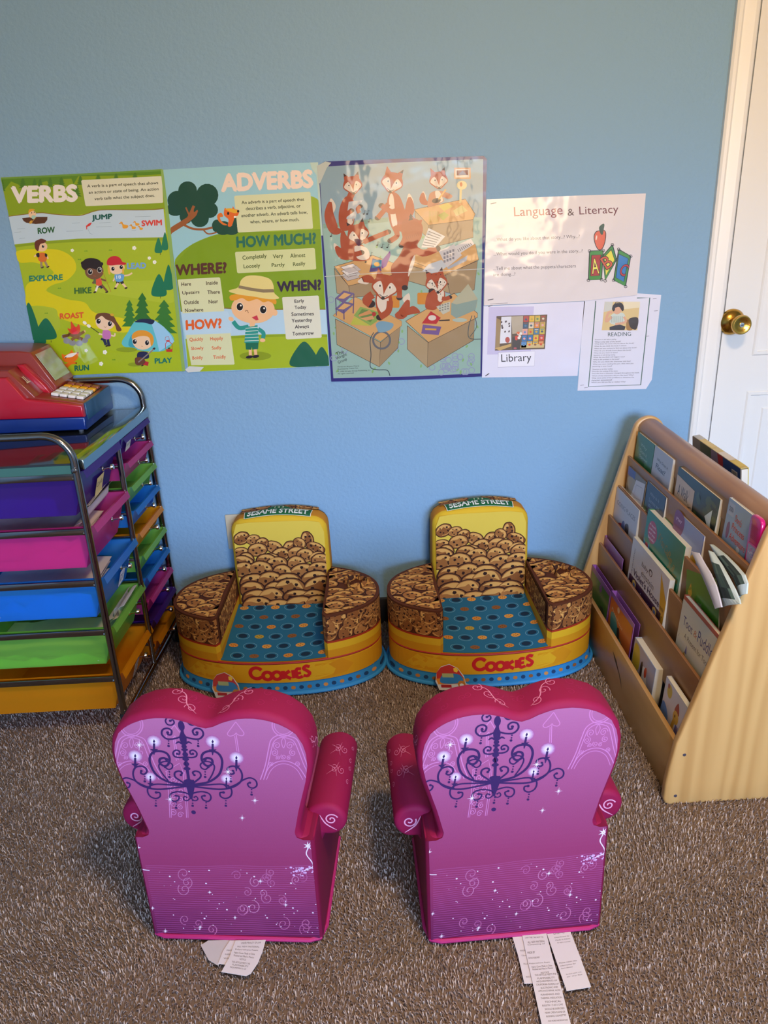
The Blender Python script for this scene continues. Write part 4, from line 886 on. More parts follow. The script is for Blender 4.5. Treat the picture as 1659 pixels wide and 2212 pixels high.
papers('pale card showing at the front of the lime green drawer', -.72, -.655, 1.80, 1.92, DB(3)+.075, -.9, 2)

# ------------------------------------------------------------------ toy cash register on the cart
M_red = mat('red_toy_plastic', '#b3102b', .28, coat=.3); M_redd = mat('brownish_red_plastic', '#8e3026', .3, coat=.3)
M_navy = mat('blue_toy_plastic', '#0f2f7e', .3, coat=.3); M_teal = mat('dark_blue_drawer', '#1b4b70', .3, coat=.3)
M_lcd = mat('grey_green_screen', '#8f9a72', .12, coat=.6, var=(18, '#b4bda0'))
reg = thing('toy_cash_register', 'red and blue toy cash register with a grey screen, on top of the drawer cart', 'toy', (-.90, 2.09, .761), world=True)
ry0, ry1, xr0 = 1.962, 2.205, -.728
def slab(g, pts, y0, y1, r=.004, mi=0): g.prism(pts, lambda a, b, d: (a, d, b), y0, y1, r, mi)
g = G(); slab(g, [(xr0, .768), (xr0+.002, .802), (-1.03, .806), (-1.03, .768)], ry0, ry1, .005); g.build('base', M_navy, reg)
for x in (xr0-.02, -1.0):
    for y in (ry0+.018, ry1-.018):
        g = G(); g.lathe([(.006, .761), (.007, .769)], Matrix.Translation((x, y, 0)), 12); g.build('foot', mat('grey_foot', '#6a6e78', .5), reg)
g = G(); slab(g, [(xr0+.003, .790), (xr0+.003, .834), (xr0-.004, .834), (xr0-.004, .790)], ry0+.02, ry1-.012, .002); g.build('cash_drawer', M_teal, reg)
# near cheek: low at the keys, steep rise, flat top
g = G(); slab(g, [(xr0, .802), (xr0, .832), (-.835, .850), (-.868, .855), (-.905, .912), (-1.03, .914), (-1.03, .806)], ry0, ry0+.02, .004); g.build('side_panel', M_red, reg)
g = G(); slab(g, [(xr0, .802), (xr0, .832), (-.835, .850), (-.868, .855), (-.905, .912), (-1.03, .914), (-1.03, .806)], ry1-.016, ry1, .004); g.build('side_panel', M_red, reg)
g = G(); slab(g, [(xr0-.002, .803), (xr0-.002, .834), (-.83, .853), (-.855, .857), (-.855, .803)], ry0+.018, ry1-.014, .002); g.build('key_deck', M_redd, reg)
g = G(); slab(g, [(-.85, .803), (-.85, .858), (-.905, .926), (-1.03, .93), (-1.03, .803)], ry0+.018, ry0+.085, .003); g.build('slot_housing', M_redd, reg)
g = G(); slab(g, [(-.83, .85), (-.842, .872), (-.888, .93), (-.905, .93), (-.872, .86)], ry0+.075, ry0+.098, .004); g.build('printer_block', M_red, reg)
g = G(); slab(g, [(-.838, .803), (-.822, .866), (-.872, .957), (-.90, .962), (-1.03, .968), (-1.03, .803)], ry0+.098, ry1-.006, .004); hs = g.build('screen_housing', M_redd, reg)
sl0, sl1 = Vector((-.8275, 0, .878)), Vector((-.8665, 0, .949))
nn = Vector(((sl1-sl0).z, 0, -(sl1-sl0).x)).normalized()
g = G(); q = [Vector((p.x, y, p.z))+nn*d for d in (.0006, .0022) for p, y in ((sl0, ry0+.112), (sl0, ry1-.022), (sl1, ry1-.022), (sl1, ry0+.112))]
g.add(q, [[0, 1, 2, 3], [4, 5, 6, 7]]+[[i, (i+1) % 4, 4+(i+1) % 4, 4+i] for i in range(4)])
sc = g.build('screen', M_lcd, None); sc.parent = hs
for v in sc.data.vertices: v.co -= Vector(reg.location)
M_keyw = mat('white_key', '#e9e6e2', .35); M_keyy = mat('yellow_key', '#f0a818', .35); M_keyr = mat('brown_red_key', '#9a4a34', .35)
M_blk = mat('black_key_bed', '#141418', .5)
g = G(); slab(g, [(-.738, .8345), (-.738, .8365), (-.822, .8525), (-.822, .8505)], ry0+.05, ry1-.035, 0); g.build('key_bed', M_blk, reg)
kd = (Vector((-.822, 0, .8525))-Vector((-.738, 0, .8365)))
for r in range(5):
    for c in range(4):
        t = .12+.253*c; p = Vector((-.738, 0, .8365))+kd*t; y = ry0+.062+r*.030
        an = math.atan2(kd.z, -kd.x)
        M = Matrix.Translation((p.x, y, p.z+.003)) @ Matrix.Rotation(an, 4, 'Y')
        g = G(); g.box((0, 0, 0), (.0185, .0235 if r < 3 else .019, .008), .002, M=M)
        g.build('key', M_keyw if r < 3 else (M_keyy if r == 3 else M_keyr), reg)
# the small printed mark on the slot housing
g = G(); o0 = Vector((-.878, ry0+.048, .894)); ux = Vector((0, 1, 0)); uz = Vector((-.055, 0, .068)).normalized(); un = Vector((.068, 0, .055)).normalized()
a = Art(g, lambda u, v: (o0+ux*u-uz*v+un*.003, un), 1e-4)
a.rect(-.012, .006, .012, .009, '#d9c9a8'); a.rect(-.007, -.012, -.003, .006, '#d9c9a8'); a.rect(.001, -.012, .005, .006, '#d9c9a8')
g.build('printed_mark', M_note, reg)
# ------------------------------------------------------------------ yellow foam chairs with a cookie print
M_cloth = printed('printed_stretch_fabric', .75, bump=(900, .0002, 2, .5), spec=.25)
M_clothy = mat('yellow_fabric', '#e0a91e', .8, spec=.25, bump=(700, .0003))
CK = dict(out='#3c1c10', body=('#9a6230', '#a86e38', '#8c5528'), lite='#d9a257', chip='#2e1712')
def cookie(a, x, y, rx, ry, rot, rnd, L):
    a.L = L; a.ell(x, y, rx*1.07, ry*1.07, CK['out'], rot, 22, .018)
    a.L = L+.5; a.ell(x, y, rx*.95, ry*.95, rnd.choice(CK['body']), rot, 22, .018)
    c, s = cos(radians(rot)), sin(radians(rot)); T = lambda dx, dy: (x+dx*rx*c-dy*ry*s, y+dx*rx*s+dy*ry*c)
    k = rnd.uniform(-.25, .25); a.L = L+.75
    a.blob([T(-.85, .1+k), T(-.6, -.6), T(-.1, -.86), T(.45, -.75), T(.8, -.35), T(.5, -.4+k*.4), T(.1, -.35), T(-.2, -.5), T(-.35, -.1), T(-.6, .05)], CK['lite'], 4)
    a.line([T(-.6, .55), T(-.1, .78), T(.5, .6)], ry*.09, CK['lite'], True)
    for i in range(rnd.randint(4, 6)):
        an = i*1.2566+rnd.uniform(-.3, .3); q = rnd.uniform(.35, .62); p = T(q*cos(an), q*sin(an)); r = rx*rnd.uniform(.09, .14)
        a.L = L+.9; a.poly([(p[0]-r, p[1]-.2*r), (p[0]-.1*r, p[1]-r), (p[0]+r, p[1]-.3*r), (p[0]+.8*r, p[1]+.7*r), (p[0]-.5*r, p[1]+.9*r)], CK['chip'])
CA, CBF, CBB, CYO = .300, .158, .190, 0.0   # plan of the seat: half width, depth forward, depth back
def plan(th, k=1.0):
    x = CA*cos(th); y = sin(th); e = 2/2.25
    x = CA*math.copysign(abs(cos(th))**e, cos(th)); y = math.copysign(abs(sin(th))**e, sin(th))
    return Vector((x*k, y*(CBB if y > 0 else CBF)*k))
ZS, ZA = .103, .238
def yellow_chair(label, group):
    t = thing('toddler_chair', label, 'chair', (0, 0, 0), 0, group)
    # base: a low drum, slightly flared foot, piping
    N = 72; th = [2*pi*i/N for i in range(N)]
    g = G(); rings = [(1.02, .0), (1.025, .006), (1.015, .02), (1.0, .036), (1.0, .07), (1.0, ZS-.008), (.985, ZS)]
    vs = []; fs = []
    for k, z in rings:
        for a_ in th: p = plan(a_, k); vs.append((p.x, p.y, z))
    n = len(rings)
    for i in range(n-1):
        for j in range(N): fs.append([i*N+j, i*N+(j+1) % N, (i+1)*N+(j+1) % N, (i+1)*N+j])
    fs.append([(n-1)*N+j for j in range(N)]); fs.append(list(range(N))[::-1])
    cy_, cb = lin('#d4940f'), lin('#2e83bd')
    for f_ in fs:
        zc = sum(vs[i][2] for i in f_)/len(f_); g.add([vs[i] for i in f_], [list(range(len(f_)))], 0, cb if zc < .034 else cy_, False)
    # wall art on the drum: s = arc angle, v = height
    def side(u, v):   # u: metres along the front from the middle (x), v: height from the floor
        x = max(-CA*.999, min(CA*.999, u)); y = -CBF*(1-abs(x/CA)**2.25)**(1/2.25)
        k = 1.0 if v > .036 else (1.0+.015*(.036-v)/.016 if v > .02 else 1.015+.01*(.02-v)/.014)
        nn = Vector((x/CA**2, y/CBF**2, 0)).normalized()
        return Vector((x*k, y*k, v)), nn
    a = Art(g, side, 1.5e-4, maxlen=.02)
    a.L = 1; a.poly([(-.265, .045), (-.225, .092), (-.15, .0995), (.12, .0995), (.16, .09), (.19, .07), (.16, .05), (.1, .037), (-.2, .037)], '#dba61c'); a.L = 2
    a.poly([(-.18, .04), (-.10, .098), (.10, .098), (.04, .038)], '#dc9f16')
    a.poly([(.15, .085), (.19, .095), (.22, .07), (.20, .048), (.16, .045), (.17, .065)], '#d08a10')
    a.L = 3; a.line([(-.285+i*.03, .036) for i in range(20)], .003, '#1d6ea6')
    rnd = random.Random(4); a.L = 4
    for i in range(27):
        x = -.29+i*.0225; v = .021
        if i % 2: a.ell(x, v, .0065, .0055, ('#b5793a', '#c98a46', '#8a5a30')[i % 3], 0, 10)
        else: a.ell(x, v, .0065, .006, '#1d3f66', 0, 10)
    a.L = 5
    for ch, x0, x1, y0, h in (('C', -.070, -.030, .050, .036), ('O', -.036, -.008, .046, .026), ('O', -.008, .020, .046, .026), ('K', .020, .040, .047, .028), ('I', .043, .049, .048, .028), ('E', .054, .070, .050, .026), ('S', .073, .098, .053, .032)):
        pass
    def stroke(pts, w=.0108): a.line(pts, w, '#c81e22', True, n=4)
    R = lambda cx_, cy_, r, a0, a1, q=1.0: [(cx_+r*cos(radians(a0+(a1-a0)*i/8)), cy_+r*q*sin(radians(a0+(a1-a0)*i/8))) for i in range(9)]
    stroke(R(-.052, .071, .018, 35, 320)); stroke(R(-.022, .062, .0125, 0, 360)); stroke(R(.005, .062, .0125, 0, 360))
    stroke([(.023, .077), (.0235, .050)]); stroke([(.042, .076), (.027, .063), (.044, .050)]); stroke([(.051, .078), (.052, .051)], .0105)
    stroke([(.074, .080), (.061, .079), (.062, .053), (.077, .055)], .0098); stroke([(.061, .066), (.073, .067)], .009)
    stroke([(.098, .084), (.088, .088), (.081, .080), (.090, .072), (.097, .064), (.090, .055), (.079, .058)], .0098)
    g.build('base', M_cloth, t)
    # red cord where the seat meets the base, and blue cord round the foot
    g = G(); g.tube([(*plan(pi+pi*i/48, .992), ZS-.002) for i in range(49)], .0035, 8); g.build('seam_cord', mat('red_cord', '#a8261c', .6), t)
    g = G(); g.tube([(*plan(2*pi*i/72, 1.028), .004) for i in range(72)], .006, 8, closed=True); g.build('foot_cord', mat('blue_cord', '#2f8fcf', .6), t)
    # seat cushion
    SX0, SX1, SYB = -.150, .140, .140
    g = G(); nx, ny = 14, 14; vs = []; fs = []
    def seatp(u, v):
        x = SX0-.004+(SX1-SX0+.008)*u; yf = -CBF*(1-abs(min(.95, abs(x)/CA))**2.25)**(1/2.25)+.006
        y = yf+(SYB+.01-yf)*(1-v)
        return Vector((x, y, ZS+.002+.022*(1-v)-.006*sin(pi*u)*sin(pi*v)))
    for j in range(ny+1):
        for i in range(nx+1): vs.append(seatp(i/nx, j/ny))
    for j in range(ny):
        for i in range(nx): fs.append([j*(nx+1)+i, (j+1)*(nx+1)+i, (j+1)*(nx+1)+i+1, j*(nx+1)+i+1])
    g.add(vs, fs, 0, lin('#236a90'), True)
    a = Art(g, lambda u, v: (seatp(min(1, max(0, u)), min(1, max(0, v))), Vector((0, -.05, 1)).normalized()), 2.5e-4)
    rnd = random.Random(11)
    for r in range(6):
        for c in range(6):
            u = (c+.5+(.4 if r % 2 else 0))/6.1; v = (r+.45)/6
            if u > .98: continue
            if (c+r) % 2:
                a.L = 1; a.ell(u, v, .068, .055, '#7fb6d2', n=20); a.L = 1.4; a.ell(u, v, .064, .051, '#236a90', n=20); a.L = 1.8; a.ell(u, v, .046, .036, '#16304a', n=14)
            else:
                a.L = 1; a.ell(u, v, .047, .034, rnd.choice(('#d08a3c', '#8a5a34', '#b79a3a', '#d99a48')), n=14, wob=.05); a.L = 1.5
                for k in range(4): a.ell(u+.02*cos(k*1.6), v+.016*sin(k*1.6), .006, .005, '#5a321c', n=6)
    g.build('seat', M_cloth, t)
    # back panel, rounded box
    BX0, BX1, BY, BZ0, BZ1, BT = -.147, .145, .142, .06, .430, .092
    w2 = (BX1-BX0)/2; cxb = (BX0+BX1)/2
    def outl():
        p = [(BX0, BZ0)]; r = .04
        p = [(BX1, BZ0), (BX1+.004, .25), (BX1+.002, BZ1-.055)]
        p += [(BX1+.002-r+r*cos(radians(q)), BZ1-.055+r*sin(radians(q))) for q in (20, 45, 65)]
        for i in range(11):
            x = (BX1-.03)+(BX0-BX1+.06)*i/10; p.append((x, BZ1-.014+.012*sin(pi*i/10)))
        p += [(BX0-.002+r-r*cos(radians(q)), BZ1-.055+r*sin(radians(q))) for q in (65, 45, 20)]
        p += [(BX0-.002, BZ1-.055), (BX0-.004, .25), (BX0, BZ0)]
        return p
    O = outl()
    g = G(); g.prism(O, lambda a_, b_, d: (a_, d, b_), BY, BY+BT, .024, 0, '#d8ae28', 5)
    # the rim away from the sitter is brown cookie cloth
    for i, f_ in enumerate(g.f):
        yc = sum(g.v[k][1] for k in f_)/len(f_); zc = sum(g.v[k][2] for k in f_)/len(f_)
        if yc > BY+.048: g.c[i] = lin('#4a2412')
        elif yc > BY+.020: g.c[i] = lin('#cc8516')
    zt_ = lambda x: BZ1-.014+.012*sin(pi*min(1, max(0, (BX1-.03-x)/(BX1-BX0-.06))))
    def onback(u, v): return Vector((u, BY-.0004, v)), Vector((0, -1, 0))
    def cl(u, v): return min(max(u, BX0+.008), BX1-.008), min(max(v, BZ0), zt_(u)-.012)
    a = Art(g, onback, 9e-5, clamp=cl); a.L = 1
    a.poly([(BX0, BZ0), (BX0, .37), (BX0+.02, .405), (BX0+.06, .414), (BX1-.06, .416), (BX1-.02, .402), (BX1, .37), (BX1, BZ0)], '#dfc04a')
    rnd = random.Random(21); L = 2
    # flying cookies, then the heap, far ones first
    heap = [(-.115, .358, .026, .02, 30), (-.08, .352, .022, .016, 15), (.085, .345, .028, .019, 98), (.108, .318, .03, .017, -28), (-.122, .312, .025, .016, 5), (-.02, .325, .028, .02, -20), (.03, .318, .026, .022, 70), (-.055, .338, .022, .018, 40), (.06, .335, .02, .017, -40),
            (-.07, .318, .03, .022, 10), (.0, .300, .03, .022, 15), (.05, .300, .03, .024, 0), (-.03, .285, .028, .02, -12), (-.108, .285, .024, .026, -15), (.075, .293, .028, .024, 0), (.11, .285, .026, .02, 20), (-.128, .272, .014, .018, 0)]
    for y, n_, r in ((.272, 5, .033), (.243, 5, .037), (.210, 4, .043), (.178, 4, .045), (.146, 4, .047), (.112, 4, .048), (.082, 4, .048)):
        for i in range(n_): heap.append((-.135+.27*(i+rnd.uniform(.2, .8))/n_, y+rnd.uniform(-.011, .011), r*rnd.uniform(.85, 1.15), r*rnd.uniform(.68, .82), rnd.uniform(-18, 18)))
    for x, z, rx, rz, ro in heap:
        a2 = a; cookie(a2, x, z, rx, rz, ro+180, rnd, L); L += .55
    # brown cookie cloth over the top edge, then the sign
    def ontop(u, v):  # u: x, v: depth
        z = zt_(u)+.0015; s = (u-cxb)/w2; z -= max(0, abs(s)-.8)**2*.5; d = max(0, BY+.024-v); z -= .024-math.sqrt(max(0, .024**2-d*d))
        return Vector((u, v, z)), Vector((0, -d/.024-.1, 1)).normalized()
    a = Art(g, ontop, 2e-4, clamp=lambda u, v: (min(max(u, BX0+.026), BX1-.026), min(max(v, BY+.05), BY+BT-.012)))
    for i in range(16): cookie(a, BX0+.02+.255*rnd.random(), BY+.045+.05*rnd.random(), .026, .017, rnd.uniform(-20, 20), rnd, 1+i*.6)
    a = Art(g, ontop, 2.5e-4, maxlen=.006); a.L = 14
    a.poly([(-.103, BY+.009), (.099, BY+.009), (.103, BY+.047), (-.107, BY+.047)], '#f1ecd8'); a.L = 15
    a.poly([(-.101, BY+.010), (.097, BY+.010), (.101, BY+.046), (-.105, BY+.046)], '#1f6238'); a.poly([(-.036+.036*(1-cos(pi*i/10)), BY+.046+.02*sin(pi*i/10)) for i in range(11)], '#1f6238'); a.L = 16.5
    b2 = Art(g, lambda u, v: ontop(u, BY+.046-v), 2.5e-4, maxlen=.006); b2.L = 18.5
    b2.text('SESAME STREET', (-.094, .031), (.090, .031), .025, '#eef0e6', .03); b2.text('1 2 3', (-.014, -.003), (.014, -.003), .012, '#d8d8b0', .03)
    g.build('backrest', M_cloth, t)
    # arms: segments of the drum either side of the seat
    for sg in (-1, 1):
        xi = SX1 if sg > 0 else -SX0
        out = []
        x0 = xi; n = 26; e = 2.25
        fy = lambda x: -CBF*(1-min(1, x/CA)**e)**(1/e); by = lambda x: CBB*(1-min(1, x/CA)**e)**(1/e)
        xs = [x0+(CA-x0)*(1-(1-i/n)**2) for i in range(n+1)]
        out = [(x, fy(x)) for x in xs]+[(x, by(x)) for x in xs[::-1][1:]]
        # soften the inner front corner
        out[0] = (x0+.012, out[0][1]+.003); out.insert(0, (x0+.002, out[0][1]+.014)); out[-1] = (x0, min(out[-1][1], .19))
        hole = (.232, .052, .034)
        g = G(); g.prism([(sg*p[0], p[1]) for p in out], lambda a_, b_, d: (a_, b_, d), ZS, ZA, .012, 0, '#5a2c14', 4)
        for i, f_ in enumerate(g.f):
            zc = sum(g.v[k][2] for k in f_)/len(f_)
        # rebuild the side wall in bands so the yellow hem, red line and cookie cloth each have their own ink
        keep = [i for i, f_ in enumerate(g.f) if not (min(g.v[k][2] for k in f_) < ZS+.014 and max(g.v[k][2] for k in f_) > ZA-.014)]
        wall = [f_ for i, f_ in enumerate(g.f) if i not in keep]
        g.f, g.m, g.c, g.sm = [[lst[i] for i in keep] for lst in (g.f, g.m, g.c, g.sm)]
        g.c = [lin('#5a2c14') if max(g.v[k][2] for k in f_) > .16 else lin('#cf8f12') for f_ in g.f]
        bands = [(None, .128, '#cf8f12'), (.128, .150, '#d9a91e'), (.150, .156, '#a83218'), (.156, None, '#5a2c14')]
        for f_ in wall:
            lo = [k for k in f_ if g.v[k][2] < .17]; hi = [k for k in f_ if g.v[k][2] >= .17]
            if len(lo) != 2 or len(hi) != 2: g.f.append(f_); g.m.append(0); g.c.append(lin('#5a2c14')); g.sm.append(True); continue
            pa = Vector(g.v[lo[0]]); pb = Vector(g.v[lo[1]])
            qa = Vector(g.v[hi[0]]); qb = Vector(g.v[hi[1]])
            if (pa-qa).length > (pa-qb).length: qa, qb = qb, qa
            za, zb_ = pa.z, qa.z
            for b0, b1, c in bands:
                z0 = b0 or za; z1 = b1 or zb_; f0 = (z0-za)/(zb_-za); f1 = (z1-za)/(zb_-za)
                g.add([pa.lerp(qa, f0), pb.lerp(qb, f0), pb.lerp(qb, f1), pa.lerp(qa, f1)], [[0, 1, 2, 3]], 0, lin(c), False)
        P = [Vector((sg*p[0], p[1])) for p in out]; nP = len(P); cen = Vector((sg*.215, .02))
        def inside(u, v):  # clamp to the arm's plan, pulled in past the rounded rim
            q = Vector((u, v))
            d = q-cen; best = 1e9
            for i in range(nP):
                p0, p1 = P[i], P[(i+1) % nP]; e1 = p1-p0; den = d.x*e1.y-d.y*e1.x
                if abs(den) < 1e-12: continue
                w_ = p0-cen; tt = (w_.x*e1.y-w_.y*e1.x)/den; ss = (w_.x*d.y-w_.y*d.x)/den
                if tt > 0 and -.001 <= ss <= 1.001: best = min(best, tt)
            lim = best-.010/max(d.length, 1e-6)
            if lim < 1: q = cen+d*max(lim, 0)
            return q.x, q.y
        rnd = random.Random(30+sg)
        a = Art(g, lambda u, v: (Vector((u, v, ZA+.0006)), Vector((0, 0, 1))), 9e-5, clamp=inside)
        pts = []
        for i in range(400):
            q = (sg*rnd.uniform(.14, .30), rnd.uniform(-.16, .19))
            if (Vector(q)-Vector(inside(*q))).length < .01 and all((Vector(q)-Vector(o_)).length > .031 for o_ in pts): pts.append(q)
        if sg > 0: pts = [q for q in pts if (Vector(q)-Vector(hole[:2])).length > hole[2]+.004]
        pts.sort(key=lambda q: -q[1]); L = 1
        for q in pts: cookie(a, q[0], q[1], rnd.uniform(.027, .034), rnd.uniform(.021, .027), 180+rnd.uniform(-30, 30), rnd, L); L += .4
        # cookies round the outside wall, and on the inner wall beside the seat
        def perim(s_):
            acc = 0
            for i in range(nP-1):
                l = (P[i+1]-P[i]).length
                if acc+l >= s_ or i == nP-2:
                    tt = (s_-acc)/l; p = P[i].lerp(P[i+1], tt); d = (P[i+1]-P[i]).normalized(); nr = Vector((d.y, -d.x))*sg; return p, nr
                acc += l
        tot = sum((P[i+1]-P[i]).length for i in range(nP-1))
        def wallm(u, v):
            p, nr = perim(min(max(u, .002), tot-.002)); return Vector((p.x, p.y, v)), Vector((nr.x, nr.y, 0))
        a = Art(g, wallm, 9e-5, clamp=lambda u, v: (u, min(max(v, .158), ZA-.006)), maxlen=.03); L = 1
        for i in range(int(tot*.75/.017)):
            cookie(a, .003+i*.017+rnd.uniform(-.004, .004), (.222, .176, .20)[i % 3]+rnd.uniform(-.005, .005), rnd.uniform(.023, .030), rnd.uniform(.022, .028), 180+rnd.uniform(-25, 25), rnd, L); L += .3
        xiw = sg*(xi-.0006)
        def innm(u, v): return Vector((xiw, u, v)), Vector((-sg, 0, 0))
        a = Art(g, innm, 9e-5, clamp=lambda u, v: (min(max(u, -.11), .14), min(max(v, .158), ZA-.012))); a.L = 1
        for i in range(16): cookie(a, -.11+i*.016, (.215, .178, .20)[i % 3], .026, .023, 180+rnd.uniform(-20, 20), rnd, 1+i*.3)
        ar = g.build('arm', M_cloth, t)
        if sg > 0:
            # crumpled cookie cloth sagging into the cup holder
            g = G(); nr_, na = 9, 30; vs = []; fs = []; r0 = random.Random(8)
            for i in range(nr_+1):
                for j in range(na):
                    an = 2*pi*j/na; q = i/nr_; rr = hole[2]*(1.12-q)
                    w_ = 1+.16*sin(3*an+5*q)+.10*sin(7*an-9*q)
                    z = ZA+.003+(.009*sin(pi*min(1, q*2.2)) if q < .45 else 0)-.03*max(0, q-.35)+.006*sin(5*an+11*q)*(q > .1)*(1-q)
                    vs.append((hole[0]+rr*w_*cos(an)*(1 if q > .02 else 1), hole[1]+rr*w_*sin(an), z if i else ZA-.001))
            for i in range(nr_):
                for j in range(na):
                    m_ = r0.random(); c = lin('#c28a44') if m_ > .62 else (lin('#8a5528') if m_ > .22 else lin('#3a1c10'))
                    g.add([vs[i*na+j], vs[i*na+(j+1) % na], vs[(i+1)*na+(j+1) % na], vs[(i+1)*na+j]], [[0, 1, 2, 3]], 0, c, True)
            cu = g.build('cup_holder', M_cloth, None); cu.parent = ar
    # card tag tied at the left front
    g = G(); p0, n0 = side(-.125, .05); ux = Vector((.97, -.22, 0.06)).normalized(); up = Vector((-.10, .25, .93)).normalized(); nt_ = ux.cross(up).normalized()
    o0 = Vector((-.170, -.172, .006))
    def tg(u, v): return o0+ux*u*1.22+up*v*1.3+nt_*(.004), nt_
    shape = [(.0, .0), (.070, -.001), (.074, .003), (.073, .012), (.064, .016), (.062, .032), (.05, .05), (.032, .059), (.012, .053), (.0, .04), (-.006, .02), (-.003, .012)]
    g.add([tg(*q)[0] for q in shape]+[tg(*q)[0]-nt_*.0012 for q in shape], [list(range(12)), list(range(12, 24))[::-1]]+[[i, (i+1) % 12, 12+(i+1) % 12, 12+i] for i in range(12)], 0, lin('#c9cdd2'))
    a = Art(g, tg, 2e-4); a.L = 1
    a.poly([(-.003, .022), (.062, .026), (.05, .049), (.032, .058), (.012, .052), (.0, .04)], '#b8302c'); a.poly([(0, .013), (.062, .015), (.062, .028), (-.004, .026)], '#d8882a'); a.L = 2
    a.blob([(.008, .016), (.056, .018), (.054, .034), (.034, .038), (.012, .034)], '#2c79b8'); a.ell(.045, .046, .006, .006, '#e6c23a', n=5)
    a.rect(.012, .029, .038, .038, '#9fae7c'); a.ell(.054, .014, .009, .008, '#b5762e'); a.L = 3; a.ell(.054, .012, .005, .004, '#cfd6dc'); a.rect(.006, .006, .030, .0125, '#a8242a'); a.rect(.001, .0, .072, .004, '#d8cfc8'); a.ell(.068, .002, .002, .002, '#4a5a78', n=8)
    g.build('hang_tag', printed('glossy_card', .35, coat=.4), t)
    return t
yc = yellow_chair('yellow cookie-printed foam chair nearer the drawer cart', 'yellow cookie chairs against the wall')
yc.location = (-.287, 2.012, FZ+.008); yc.rotation_euler = (0, 0, radians(-2))
dup(yc, (.335, 2.000, FZ+.008), radians(1), 'yellow cookie-printed foam chair nearer the wooden book rack', 'yellow cookie chairs against the wall')
